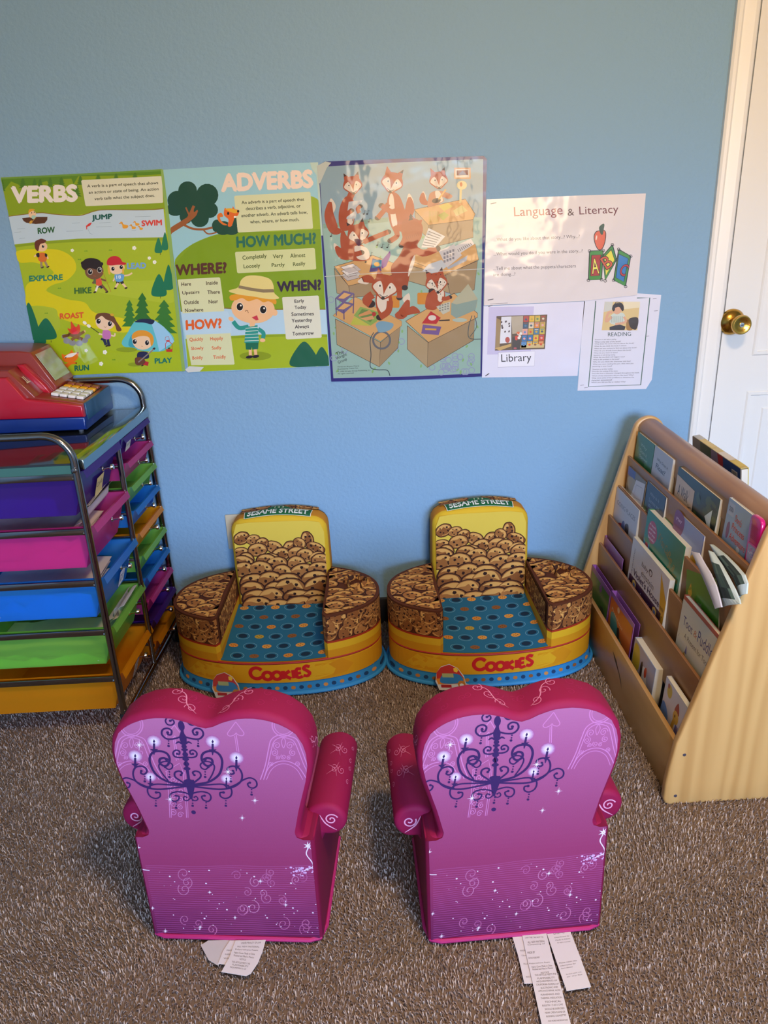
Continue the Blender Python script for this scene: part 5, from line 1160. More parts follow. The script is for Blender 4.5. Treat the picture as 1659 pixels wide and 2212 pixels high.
# ------------------------------------------------------------------ pink foam chairs turned to the wall
M_pink = printed('printed_plush', .7, bump=(700, .0002, 2, .5), spec=.3)
MG, MG2, FIL = '#8f0d42', '#7c0a3c', '#d0709c'
HB = [(.0, .496), (.012, .499), (.03, .508), (.052, .515), (.078, .517), (.105, .513), (.132, .502), (.154, .484), (.168, .462), (.174, .435), (.174, .408), (.169, .378), (.16, .345), (.151, .312), (.144, .280), (.140, .262), (.144, .250), (.163, .244)]
def mirror(h): return [(-x, z) for x, z in h if x > 1e-6]
def pink_chair(label, group):
    t = thing('foam_armchair', label, 'chair', (0, 0, 0), 0, group)
    out = HB+[(.163, .20)]; O = out+mirror(out)[::-1]
    g = G(); g.prism(O, lambda a_, b_, d: (a_, d, b_), 0, .078, .013, 0, MG, 4)
    # front face carries the lilac print, in bands from lilac to plum
    def onp(u, v): return Vector((u, -.0003, v)), Vector((0, -1, 0))
    def inheart(u, v):
        ax = min(abs(u), .166); zt = .462
        for (x0, z0), (x1, z1) in zip(HB[:9], HB[1:9]):
            if x0 <= ax <= x1: zt = z0+(z1-z0)*(ax-x0)/(x1-x0)
        v2 = min(max(v, .012), zt-.011); w = .163
        if v2 > .244:
            w = .02
            for (x0, z0), (x1, z1) in zip(HB, HB[1:]):
                if (z0-v2)*(z1-v2) <= 0: w = max(w, x0 if abs(z0-z1) < 1e-9 else x0+(x1-x0)*(v2-z0)/(z1-z0))
        w -= .009
        return min(max(u, -w), w), v2
    def mixc(c0, c1, f): a_, b_ = lin(c0), lin(c1); return tuple(p+(q-p)*f for p, q in zip(a_, b_))
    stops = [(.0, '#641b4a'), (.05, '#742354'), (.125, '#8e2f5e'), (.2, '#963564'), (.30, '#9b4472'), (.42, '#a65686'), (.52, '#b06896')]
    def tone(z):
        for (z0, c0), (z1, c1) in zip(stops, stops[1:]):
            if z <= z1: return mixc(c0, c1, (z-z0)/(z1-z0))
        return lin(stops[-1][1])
    # upper part of the print lies on the heart back, lower part on the base below the crease
    gu, gl = g, G()
    gl.prism([(0, 0), (.275, 0), (.275, .215), (.078, .215), (.078, .247), (0, .247)], lambda a_, b_, d: (d, a_, b_), -.1645, .1645, .010, 0, MG2, 4)
    au = Art(gu, onp, 6e-5, clamp=inheart); al = Art(gl, onp, 6e-5, clamp=lambda u, v: (min(max(u, -.158), .158), min(max(v, .008), .2468)))
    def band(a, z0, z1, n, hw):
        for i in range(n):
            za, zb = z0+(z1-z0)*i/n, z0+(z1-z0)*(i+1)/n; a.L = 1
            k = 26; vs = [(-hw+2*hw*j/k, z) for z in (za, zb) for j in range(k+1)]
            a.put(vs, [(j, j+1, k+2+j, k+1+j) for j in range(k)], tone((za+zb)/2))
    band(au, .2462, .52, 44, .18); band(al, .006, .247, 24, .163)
    # traced drawing units -> chair coordinates
    o_, an_ = Vector((-.294, 1.06, 0)), -.098
    ax_ = Vector((cos(an_), sin(an_), 0)); nn_ = Vector((-sin(an_), cos(an_), 0))
    def T(u, v):
        p = onto(210+u/2.9105, 1450+v/2.9105, o_, nn_)-o_; return p.dot(ax_), p.z
    class Tr:
        def __init__(s, a): s.a = a
        def ln(s, pts, w, col, L, smooth=True, taper=False):
            s.a.L = L; s.a.line([T(*p) for p in (crom(pts, 5, False) if smooth else pts)], w*.00030, col, False, taper)
        def dot(s, x, y, r, col, L, ry=None): s.a.L = L; p = T(x, y); s.a.ell(p[0], p[1], r*.00030, (ry or r)*.00030, col, n=12)
        def poly(s, pts, col, L): s.a.L = L; s.a.poly([T(*p) for p in pts], col)
        def spi(s, x, y, r, turns, w, col, L, a0=0, sg=1):
            s.ln([(x+r*(1-.85*i/22)*cos(a0+sg*2*pi*turns*i/22), y+r*(1-.85*i/22)*sin(a0+sg*2*pi*turns*i/22)) for i in range(23)], w, col, L, False)
    U = Tr(au); D = Tr(al); F = '#c97cb4'; K = '#371c56'
    # pale filigree arches, rings and spires
    def arch(fx):
        P = lambda *q: [(fx(x), y) for x, y in q]
        U.ln(P((62, 690), (92, 600), (112, 500), (128, 440), (165, 412), (205, 408), (250, 418), (290, 440), (320, 510), (350, 590), (400, 680)), 6, F, 3)
        U.ln(P((82, 690), (108, 600), (128, 510), (145, 452), (175, 428), (205, 424), (240, 432), (272, 452), (302, 520), (335, 605), (380, 690)), 5, F, 3)
        U.ln(P((85, 680), (110, 620), (150, 585), (200, 572), (250, 580), (300, 612), (345, 680)), 6, F, 3); U.ln(P((100, 690), (125, 635), (160, 602), (200, 590), (245, 598), (290, 630), (325, 690)), 4, F, 3)
        for x, y, r in ((165, 475, 26), (245, 475, 26), (150, 520, 22), (262, 520, 22), (125, 590, 16), (290, 590, 16), (205, 545, 18), (172, 552, 14), (238, 552, 14)):
            U.spi(fx(x), y, r, 1.6, 4, F, 3, a0=x, sg=1 if x < 205 else -1)
        U.ln(P((205, 424), (192, 450), (205, 490), (218, 450), (205, 424)), 4, F, 3)
        U.ln([(fx(205)+72*cos(q), 345+72*sin(q)) for q in [radians(i*12) for i in range(31)]], 6, F, 3, False); U.ln([(fx(205)+58*cos(q), 345+58*sin(q)) for q in [radians(i*12) for i in range(31)]], 4, F, 3, False)
    arch(lambda x: x); arch(lambda x: 1165+(x-205)*1.02)
    for x0, y0 in ((863, 325), (475, 345)):
        U.ln([(x0, y0), (x0+30, y0+40), (x0+52, y0+72), (x0+40, y0+88), (x0+12, y0+80), (x0+3, y0+70), (x0-8, y0+82), (x0-36, y0+90), (x0-52, y0+75), (x0-30, y0+42), (x0, y0)], 5, F, 3)
        U.ln([(x0+3, y0+80), (x0+25, y0+220)], 5, F, 3); U.ln([(x0-6, y0+90), (x0+14, y0+225)], 4, F, 3)
    for dx in (0, 105): U.ln([(425+dx, 640), (440+dx, 780), (448+dx, 930)], 4, F, 3); U.ln([(435+dx, 640), (452+dx, 780), (458+dx, 930)], 3, F, 3)
    for k in range(5): U.spi(470, 690+k*52, 22, 1.5, 4, F, 3, a0=k); U.spi(515, 712+k*50, 20, 1.5, 4, F, 3, a0=k+2, sg=-1)
    U.ln([(420, 640), (510, 585), (530, 640)], 4, F, 3, False)
    # chandelier
    ax0 = lambda y: 517+(y-315)*.126
    def both(fn):
        fn(lambda x, y: (x, y)); fn(lambda x, y: (2*ax0(y)-x, y))
    U.ln([(517, 312), (545, 540), (572, 720), (582, 800)], 17, K, 9, False); U.poly([(545, 690), (600, 690), (608, 720), (590, 812), (575, 812), (548, 725)], K, 9)
    for x, y, rx, ry in ((520, 350, 19, 34), (526, 395, 12, 10), (531, 430, 21, 42), (538, 480, 16, 14), (541, 500, 20, 10), (545, 530, 17, 16), (548, 560, 20, 12), (552, 590, 17, 16), (556, 620, 21, 12), (566, 700, 30, 16), (578, 745, 22, 12)): U.dot(x, y, rx, K, 9, ry)
    both(lambda m: U.ln([m(*p) for p in ((530, 470), (505, 452), (484, 462))], 12, K, 9, True, True))
    def scroll(m, pts, w=11, end=9):
        U.ln([m(*p) for p in pts], w, K, 9); e = m(*pts[-1]); U.dot(e[0], e[1], end, K, 9)
    both(lambda m: scroll(m, ((525, 415), (480, 430), (430, 432), (398, 405), (402, 375), (432, 365), (458, 380), (455, 405), (436, 404), (434, 392))))
    both(lambda m: scroll(m, ((428, 300), (420, 318), (432, 340), (458, 345), (475, 330), (466, 312), (450, 318)), 9, 8))
    both(lambda m: scroll(m, ((545, 545), (510, 550), (478, 542), (468, 520), (485, 503), (508, 510), (508, 528), (494, 526)), 10, 8))
    both(lambda m: scroll(m, ((568, 722), (500, 716), (430, 700), (360, 655), (325, 590), (322, 545), (345, 515), (390, 510), (430, 525), (447, 560), (435, 595), (410, 602), (385, 585), (385, 560), (410, 552), (428, 562)), 14, 11))
    both(lambda m: scroll(m, ((440, 698), (400, 650), (378, 605), (395, 580), (430, 575), (462, 592), (462, 615), (440, 625), (418, 610)), 9, 8))
    both(lambda m: scroll(m, ((560, 725), (520, 700), (482, 672), (480, 645), (505, 635), (525, 645), (518, 660)), 11, 8))
    both(lambda m: scroll(m, ((572, 728), (470, 742), (370, 750), (290, 735), (235, 700), (216, 655), (228, 615), (262, 604), (295, 615), (302, 640), (285, 655), (265, 648), (268, 634)), 11, 8))
    both(lambda m: scroll(m, ((330, 742), (270, 720), (215, 690), (170, 678), (140, 695), (140, 725), (165, 742), (190, 736), (196, 716), (180, 708)), 10, 8))
    both(lambda m: scroll(m, ((565, 730), (450, 722), (360, 718), (315, 735), (308, 765), (325, 795), (360, 808), (386, 795), (384, 772), (362, 770)), 10, 9))
    both(lambda m: scroll(m, ((585, 790), (545, 772), (495, 765), (455, 778), (450, 805), (472, 826), (500, 818), (506, 796), (486, 790)), 10, 8))
    both(lambda m: scroll(m, ((580, 805), (556, 822), (534, 812), (540, 795), (554, 800)), 8, 6))
    for x, y in ((180, 752), (290, 668), (360, 822), (445, 640), (488, 835), (440, 445), (592, 822)):
        for k, r in enumerate((5, 5, 8)):
            U.dot(x, y+k*16, r, K, 9)
            if x < 580: U.dot(2*ax0(y)-x, y+k*16, r, K, 9)
    U.dot(598, 895, 14, K, 9)
    def candle(x, y, s=1):
        for i in range(7): f = i/6; U.dot(x, y, 46*s*(1-f*.8), mixc('#a85a92', '#efe4fa', f), 4+i*.3)
        U.poly([(x-7*s, y+12*s), (x+7*s, y+12*s), (x+7*s, y+50*s), (x-7*s, y+50*s)], K, 9); U.poly([(x-26*s, y+48*s), (x+26*s, y+48*s), (x+8*s, y+62*s), (x+2*s, y+85*s), (x-2*s, y+85*s), (x-8*s, y+62*s)], K, 9)
        U.poly([(x, y-14*s), (x+8*s, y), (x, y+12*s), (x-8*s, y)], K, 9)
    for x, y, s in ((348, 448, 1), (229, 540, 1), (325, 672, .8), (718, 450, 1), (868, 552, 1), (805, 684, .8)): candle(x, y, s)
    def star(a_, x, y, r, L=12):
        for q in range(4):
            an = q*pi/4; w = r if q % 2 == 0 else r*.6; dx, dy = w*cos(an), w*sin(an); nx, ny = -sin(an)*2.2, cos(an)*2.2
            a_.poly([(x-dx, y-dy), (x+nx, y+ny), (x+dx, y+dy), (x-nx, y-ny)], '#f1def0', L+q*.2)
    for x, y, r in ((255, 470, 40), (815, 640, 36), (450, 812, 34), (985, 820, 26), (905, 930, 22)): star(U, x, y, r)
    # lower print: fine stripes, lilies, sparkles and soft swirls
    for k in range(34):
        y = 1236+k*13; f = k/33
        xs = [255+(y-1030)*.19+i*40 for i in range(30)]
        xs = [x for x in xs if x < 1395+(y-1030)*.07]
        D.ln([(x, y+3*sin(x*.013+k*.3)) for x in xs], 3.5, mixc('#a84e86', '#9a4488', f), 2, False)
    rnd = random.Random(12)
    for i in range(26): D.spi(rnd.uniform(520, 1330), rnd.uniform(1260, 1640), rnd.uniform(22, 48), 1.4, 5, mixc('#ad5086', '#c47aa4', rnd.random()), 3, rnd.uniform(0, 6), rnd.choice((-1, 1)))
    for i in range(60): D.dot(rnd.uniform(290, 1400), rnd.uniform(1250, 1660), rnd.choice((2, 3, 4, 6)), '#ead4ea', 4)
    for i in range(50): D.dot(1230+rnd.gauss(70, 60), 1240+abs(rnd.gauss(0, 30)), rnd.choice((4, 6, 8)), '#d9a8d6', 4)
    for x, y, r in ((340, 1500, 16), (420, 1645, 20), (1180, 1480, 18), (860, 1560, 16), (640, 1620, 18), (1020, 1330, 20), (700, 1400, 14)): star(D, x, y, r, 5)
    for x, y, s in ((1322, 1108, 1), (232, 1118, 1)):
        for q in range(7): an = q*.9; D.poly([(x+6*cos(an+1.2), y+6*sin(an+1.2)), (x+34*cos(an), y+30*sin(an)), (x+6*cos(an-1.2), y+6*sin(an-1.2))], '#f0dff0', 6)
    D.ln([(1322, 1120), (1310, 1160), (1345, 1210), (1350, 1240), (1300, 1262)], 7, '#ead2ea', 6); D.ln([(1330, 1120), (1360, 1060), (1410, 1060), (1400, 1130), (1370, 1210), (1345, 1215)], 3, '#d49ad0', 6)
    D.ln([(238, 1130), (245, 1200), (262, 1250), (320, 1262)], 7, '#ead2ea', 6)
    # ornament on the rim of the back
    pr = [Vector(p) for p in (mirror(HB)[::-1][2:]+HB[:-2])]
    cum = [0]
    for p, q in zip(pr, pr[1:]): cum.append(cum[-1]+(q-p).length)
    def rim(u, v):
        u = min(max(u, 0), cum[-1]-1e-4); i = max(k for k in range(len(cum)-1) if cum[k] <= u)
        d = (pr[i+1]-pr[i]).normalized(); p = pr[i]+d*(u-cum[i]); n = Vector((-d.y, d.x)); n = n if n.dot(p-Vector((0, .38))) > 0 else -n
        return Vector((p.x, v, p.y)), Vector((n.x, 0, n.y))
    mid = cum[-1]/2; rnd = random.Random(6)
    a = Art(gu, rim, 2e-4)
    for c0 in (mid-.02, mid+.02, mid-.20, mid+.20, mid-.27, mid+.27):
        sg = 1 if c0 > mid else -1
        for k in range(3):
            a.L = 2; a.spiral(c0+sg*(.012+.018*k), .024+.018*k, .011, 1.3, .0016, FIL, k*2+c0*9, sg)
        a.line([(c0, .016), (c0+sg*.02, .030), (c0+sg*.03, .055), (c0+sg*.05, .064)], .0022, '#d684a8', True, True)
    for i in range(26): a.L = 1; a.spiral(rnd.uniform(.05, cum[-1]-.05), rnd.uniform(.02, .06), rnd.uniform(.006, .012), 1.2, .0007, '#a8205c', rnd.uniform(0, 6), rnd.choice((-1, 1)))
    gu.build('backrest', M_pink, t); gl.build('base', M_pink, t)
    # rolled arms
    for sg in (-1, 1):
        g = G(); xc, zc, rx, rz = .179, .228, .035, .036
        prof = [(xc+rx*cos(radians(q))*(1 if cos(radians(q)) > 0 else 1.25), zc+rz*sin(radians(q))) for q in range(-100, 190, 14)]+[(.138, .20), (.150, .18), (.162, .17)]
        g.prism([(sg*x, z) for x, z in prof], lambda a_, b_, d: (a_, d, b_), .066, .285, .012, 0, MG, 4)
        def roll(u, v): # u: angle in degrees from the outer side, v: depth
            q = radians(u); p = Vector((sg*(xc+(rx+.0002)*cos(q)), v, zc+(rz+.0002)*sin(q))); return p, Vector((sg*cos(q), 0, sin(q)))
        a = Art(g, lambda u, v: roll(u*1000, v), 2e-4)
        for v0 in (.165, .225):
            for s2 in (-1, 1): a.L = 2; a.spiral(.075+.012*s2, v0, .012, 1.4, .0016, FIL, 1, s2); a.line([(.075, v0-.02*s2), (.085, v0), (.11, v0+.014*s2)], .0018, FIL, True, True); a.spiral(.035, v0+.02*s2, .007, 1.2, .0014, FIL, 2, s2)
        e_ = Art(g, lambda u, v: (Vector((u, .0656, v)), Vector((0, -1, 0))), 2e-4); e_.L = 2
        e_.spiral(sg*.186, .232, .013, 1.5, .0026, '#e8a0c2', .4, sg); e_.line([(sg*.165, .242), (sg*.175, .222), (sg*.195, .207)], .0028, '#e8a0c2', True, True)
        g.build('arm', M_pink, t)
    g = G(); g.box((0, .176, .222), (.285, .190, .05), .02, 0, '#9a4478', seg=4); g.build('seat', M_pink, t)
    g = G(); g.tube([(-.164, .25, .006), (-.166, .03, .005), (-.158, .004, .005), (-.14, -.003, .006), (.14, -.003, .006), (.158, .004, .005), (.166, .03, .005), (.164, .25, .006)], .0045, 8)
    g.build('piping', mat('pink_cord', '#b3206a', .6), t)
    return t
pc = pink_chair('pink chandelier-print foam armchair, the one closer to the drawer cart', 'pink armchairs facing the wall')
pc.location = (-.293, 1.066, FZ+.008); pc.rotation_euler = (0, 0, -.098)
pc2 = dup(pc, (.230, 1.038, FZ+.008), .035, 'pink chandelier-print foam armchair, the one closer to the wooden book rack', 'pink armchairs facing the wall')

# white sewn-in cloth labels lying on the carpet
M_tag = printed('care_label_cloth', .8)
def care(par, x0, y0, sc, pts, lines, seed, words=(), col='#dad7da', z=.004, clampl=None):
    rnd = random.Random(seed); g = G()
    def f(u, v): return onto(x0+u/sc, y0+v/sc, (0, 0, z), (0, 0, 1)), Vector((0, 0, 1))
    P = [f(*p)[0] for p in pts]; n = len(P)
    P2 = [p-Vector((0, 0, .0006)) for p in P]
    g.add(P+P2, [list(range(n)), list(range(n, 2*n))[::-1]]+[[i, (i+1) % n, n+(i+1) % n, n+i] for i in range(n)], 0, lin(col))
    a = Art(g, f, 2e-4)
    for A, B, h, t in words: a.text(t, A, B, h, '#6a666e', .01)
    M = par.matrix_basis.inverted()
    me = g.build('care_label', M_tag, None); me.parent = par
    for v in me.data.vertices: v.co = M @ v.co
care(pc, 210, 1450, 2.9105, [(650, 1722), (700, 1692), (842, 1688), (800, 1790), (762, 1850), (745, 1842), (700, 1815)], 0, 1, col='#c3bfc0', z=.002)
care(pc, 210, 1450, 2.9105, [(835, 1692), (905, 1690), (880, 1760), (840, 1850), (760, 1838), (790, 1760)], 0, 2, [((815, 1760), (870, 1758), 9, 'MADE IN'), ((805, 1785), (860, 1783), 9, 'FABRIC'), ((795, 1810), (850, 1808), 9, 'WASH')], z=.0035)
care(pc, 210, 1450, 2.9105, [(870, 1692), (1060, 1688), (1040, 1760), (1010, 1835), (965, 1902), (935, 1916), (780, 1890), (830, 1800)], 0, 3,
     [((905, 1715), (1030, 1712), 12, 'UNDER PENALTY OF LAW'), ((880, 1735), (1020, 1738), 9, 'ALL NEW MATERIAL'), ((868, 1755), (1010, 1762), 11, 'Polyurethane Foam'), ((862, 1775), (990, 1785), 12, 'Fabric Cover Made in China'), ((858, 1792), (985, 1806), 12, 'Finished and Filled in Mexico'), ((895, 1815), (935, 1820), 11, 'NOTICE'), ((845, 1832), (960, 1846), 11, 'THIS ARTICLE MEETS THE'), ((850, 1850), (950, 1863), 11, 'FLAMMABILITY'), ((835, 1866), (935, 1880), 11, 'REQUIREMENTS OF')], z=.006)
care(pc2, 820, 1430, 2.829, [(805, 1660), (930, 1648), (985, 1962), (885, 1966), (845, 1790)], 0, 4, [((858, 1770), (890, 1768), 10, 'WASH'), ((865, 1800), (900, 1797), 9, 'This'), ((880, 1850), (915, 1848), 9, 'FILLED'), ((895, 1930), (925, 1928), 9, 'MEXICO')], z=.002)
care(pc2, 820, 1430, 2.829, [(868, 1655), (1015, 1641), (1050, 1780), (1110, 1990), (1180, 2255), (1000, 2260), (935, 1960), (890, 1760)], 0, 5,
     [((890, 1672), (985, 1664), 16, 'UNDER PENALTY OF'), ((890, 1690), (1000, 1686), 9, 'LAW THIS TAG NOT TO'), ((905, 1720), (1010, 1712), 12, 'ALL NEW MATERIAL'), ((905, 1735), (1010, 1727), 10, 'Consisting of'), ((905, 1785), (950, 1780), 14, 'MADE BY'), ((910, 1815), (980, 1810), 10, 'DATE OF DELIVERY'), ((915, 1850), (1040, 1840), 10, 'Polyurethane Foam'), ((930, 1870), (1055, 1860), 11, 'Fabric Cover Made in China'), ((935, 1885), (1060, 1875), 11, 'Finished and Filled in Mexico'),
      ((985, 1905), (1035, 1901), 10, 'NOTICE'), ((948, 1920), (1080, 1912), 11, 'THIS ARTICLE MEETS THE'), ((965, 1940), (1070, 1934), 11, 'FLAMMABILITY'), ((960, 1960), (1085, 1952), 11, 'REQUIREMENTS OF'), ((958, 1978), (1095, 1972), 11, 'CALIFORNIA BUREAU OF'), ((985, 1998), (1090, 1992), 11, 'ELECTRONIC AND'), ((970, 2018), (1105, 2012), 11, 'APPLIANCE REPAIR, HOME'), ((985, 2040), (1100, 2034), 11, 'FURNISHINGS AND'), ((985, 2062), (1115, 2055), 11, 'THERMAL INSULATION'), ((1010, 2084), (1110, 2078), 11, 'TECHNICAL'), ((995, 2106), (1120, 2098), 11, 'BULLETIN 117-2013. CARE'), ((1010, 2128), (1130, 2121), 11, 'SHOULD BE EXERCISED'), ((1012, 2150), (1135, 2143), 11, 'NEAR OPEN FLAME OR'), ((1020, 2172), (1140, 2164), 11, 'BURNING CIGARETTES'), ((1030, 2200), (1150, 2192), 9, 'FOR MORE INFORMATION')], z=.0045)
care(pc2, 820, 1430, 2.829, [(1015, 1640), (1157, 1622), (1225, 1800), (1293, 1986), (1143, 2010), (1080, 1830)], 0, 6,
     [((1065, 1672), (1135, 1660), 22, 'Disney'), ((1070, 1690), (1160, 1678), 8, 'Distributed by'), ((1075, 1705), (1165, 1694), 8, 'Made in China'), ((1085, 1722), (1165, 1712), 8, 'All rights reserved'), ((1098, 1845), (1205, 1828), 8, 'Please retain this'), ((1105, 1862), (1200, 1846), 8, 'information for'), ((1110, 1878), (1180, 1866), 8, 'future reference'), ((1140, 1915), (1235, 1898), 8, 'Surface wash only'), ((1145, 1930), (1240, 1914), 8, 'air dry flat')], z=.0025)
# ------------------------------------------------------------------ wooden book rack
M_ply = wood('birch_plywood', '#d6a868', '#b58244', (13, 1, .9), .38, .25, 'X'); M_board = wood('brown_board', '#8f6238', '#7b5029', (8, 1.5, 8), .42, .25, 'Y')
M_kick = wood('tan_board', '#b58a50', '#9c7238', (8, 1.2, 8), .42, .25, 'Y')
rack = thing('book_display_rack', 'wooden book display rack with sloping tiers in front of the white door', 'book rack', (.815, 1.75, FZ), world=True)
RN, RF = 1.352, 2.145; PT = .02
TX = lambda z: .655+.245*(z-.15)
def side_outline():
    r = .045; c = (.815, .640); s = math.atan(.262)
    L = [(.640, FZ), (.632, FZ+.006), (.628, FZ+.018), (.629, .05), (.634, .10), (.6425, .160), (.650, .185)]
    tp = [(c[0]+r*cos(a_), c[1]+r*sin(a_)) for a_ in [pi-s*1.0-(pi-2*s)*i/12 for i in range(13)]]
    R_ = [(2*c[0]-x, z) for x, z in L[::-1]]
    return L+tp+R_
for y0 in (RN, RF-PT):
    g = G(); g.prism(side_outline(), lambda a_, b_, d: (a_, d, b_), y0, y0+PT, .005, 0, seg=3); sp = g.build('side_panel', M_ply, rack)
for x, z in ((.655, .138), (.643, .030)):
    pv = onto(1478.5 if z > .1 else 1459, 1630.6 if z > .1 else 1719, (0, RN, 0), (0, -1, 0))
    g = G(); g.lathe([(.0001, .0012), (.0035, .0008), (.004, 0)], Matrix.Translation((pv.x, RN, pv.z)) @ Matrix.Rotation(radians(90), 4, 'X'), 12); g.build('screw_plug', mat('grey_screw', '#5f5b6a', .4, .6), rack)
y0, y1 = RN+PT, RF-PT
g = G(); g.box((.651, (y0+y1)/2, (FZ+.152)/2), (.012, y1-y0, .152-FZ), .002); g.box((.672, (y0+y1)/2, .055), (.04, y1-y0, .01), .002)
kick = g.build('kick_board', M_kick, rack)
g = G(); a = Art(g, lambda u, v: (Vector((.6448, u, v)), Vector((-1, 0, 0))), 2e-4)
sc_ = [px_ for px_ in ((1.80, .118), (1.765, .107), (1.74, .083), (1.71, .054), (1.722, .075), (1.75, .093), (1.785, .104))]
a.poly(sc_, '#4a3a2c'); k_ = g.build('scratch', M_note, None); k_.parent = kick
for v in k_.data.vertices: v.co -= Vector(rack.location)
TZ = [.297, .388, .480, .571]
for z in TZ:
    g = G(); x = TX(z); g.box((x+.004, (y0+y1)/2, z-.062), (.008, y1-y0, .124), .002); g.box((x+.016, (y0+y1)/2, z-.118), (.024, y1-y0, .008), .001)
    g.build('tier_board', M_board, rack)
g = G(); g.box((.790, (y0+y1)/2, .560), (.010, y1-y0, .20), .002); g.box((.775, (y0+y1)/2, .457), (.03, y1-y0, .008), .001); g.build('back_board', M_board, rack)
g = G(); g.prism([(.783, .60), (.783, .648)]+[(.815+.034*cos(radians(q)), .646+.034*sin(radians(q))) for q in range(165, 14, -15)]+[(.847, .648), (.847, .60)], lambda a_, b_, d: (a_, d, b_), y0, y1, 0, 0); g.f, g.m, g.c = g.f, g.m, g.c; g.sm = [True]*len(g.f)
g.build('ridge_rail', wood('warm_brown_rail', '#9a6f4c', '#84583a', (8, 1.5, 8), .4, .3, 'Y'), rack, crease=50)
g = G(); g.prism([(.842, .60), (.852, .60), (.985, .06), (.972, .06)], lambda a_, b_, d: (a_, d, b_), y0, y1, .001); g.box((.868, (y0+y1)/2, .505), (.05, y1-y0, .008), .001); g.build('rear_board', M_board, rack)

# ------------------------------------------------------------------ books in the rack
M_cov = printed('glossy_cover', .32, coat=.35, coat_rough=.15); M_page = mat('book_pages', '#d8d3c6', .7, bump=(900, .0002))
M_case = mat('plastic_case', '#8d5a9c', .12, coat=.6)
def book(name, label, cat, yf, yn, zt, z_tier, depth=.10, th=.010, cover='#888', draw=None, lean=.06, group='books in the wooden rack', dx=.0, case=None, tilt=0, spine=None, pages=True):
    x0 = TX(z_tier)+.0095+dx; W = yf-yn; zb = z_tier-depth; H = zt-zb
    root = thing(name, label, cat, (x0, (yf+yn)/2, zb), 0, group)
    root.rotation_euler = Vector((tilt, math.atan(lean), 0))[:] if False else (tilt, math.atan(lean), 0)
    # local frame: +y towards the far end, x into the rack, z up
    cw_ = .0012
    g = G()
    for x in (cw_/2, th-cw_/2): g.box((x, 0, H/2), (cw_, W, H), .0005, 0, cover if x < th/2 else (spine or cover), seg=1)
    g.box((th/2, W/2-.0006, H/2), (th, .0012, H), 0, 0, spine or cover)
    def f(u, v): return Vector((-.0002, W/2-u*W, H-v*H)), Vector((-1, 0, 0))
    if draw: a = Art(g, f, 1.2e-4); draw(a, H/W)
    g.build('cover', case or M_cov, root)
    if pages:
        g = G(); g.box((th/2, -.0015, H/2), (th-2*cw_-.0004, W-.004, H-.003), 0); g.build('pages', M_page, root)
    return root
def lines(a, t, x0, x1, y, h, c, dy=0, b=.01): a.text(t, (x0, y), (x1, y+dy), h, c, b)
# bottom pocket: clear cases and small board books
def d_green(a, r):
    a.rect(.0, .0, 1, .1, '#8a4f92'); a.L = 2; a.rect(.03, .10, .97, 1, '#4c7f3a'); a.L = 3; a.ell(.55, .18, .06, .08, '#8a4f92'); a.poly([(.52, .62), (.72, .52), (.9, .6), (.88, .9), (.55, .9)], '#b9a878'); a.poly([(.6, .5), (.75, .45), (.9, .55), (.72, .62)], '#3a4a34'); a.rect(.3, .55, .45, .8, '#5f8f4a')
def d_orange(a, r):
    a.rect(0, 0, 1, .08, '#8a5a9c'); a.L = 2; a.rect(.03, .08, .97, 1, '#c9672a'); a.L = 3; a.ell(.38, .14, .05, .05, '#e0b48a'); a.blob([(.1, .35), (.3, .3), (.5, .5), (.7, .62), (.75, .9), (.4, .95), (.2, .7)], '#3f8a86'); a.L = 4
    a.blob([(.42, .45), (.5, .4), (.55, .55), (.48, .62)], '#3a2a26'); a.blob([(.62, .6), (.7, .58), (.7, .75), (.62, .74)], '#3a2a26'); lines(a, 'Preschool', .12, .6, .27, .05, '#e8c8a0', .1)
book('dvd_case', 'green case in the lowest rack pocket, at the end by the yellow chair', 'disc case', 2.122, 1.937, .224, .15, .09, .014, '#9a5ca6', d_green, pages=False)
book('dvd_case', 'orange case with purple rim in the lowest rack pocket', 'disc case', 1.932, 1.74, .233, .15, .09, .016, '#9a5ca6', d_orange, pages=False)
def d_chick(a, r):
    a.rect(.02, .02, .98, .99, '#a9a1ab'); a.L = 2; a.blob([(.05, .1), (.25, .08), (.35, .3), (.3, .5), (.05, .5)], '#c6a92e'); a.rect(.02, .5, .98, .99, '#8ba08a'); a.L = 3
    a.blob([(.45, .35), (.6, .25), (.7, .4), (.78, .6), (.7, .75), (.5, .7)], '#e6ded4'); a.blob([(.4, .3), (.48, .22), (.5, .5), (.44, .6)], '#2a1f1c'); a.blob([(.58, .28), (.66, .22), (.68, .38), (.6, .42)], '#c84a2e'); a.blob([(.78, .62), (.84, .6), (.84, .85), (.78, .85)], '#3a2420')
book('board_book', 'board book with a hen on its cover in the lowest rack pocket', 'book', 1.722, 1.572, .206, .15, .09, .022, '#b8bfcb', d_chick)
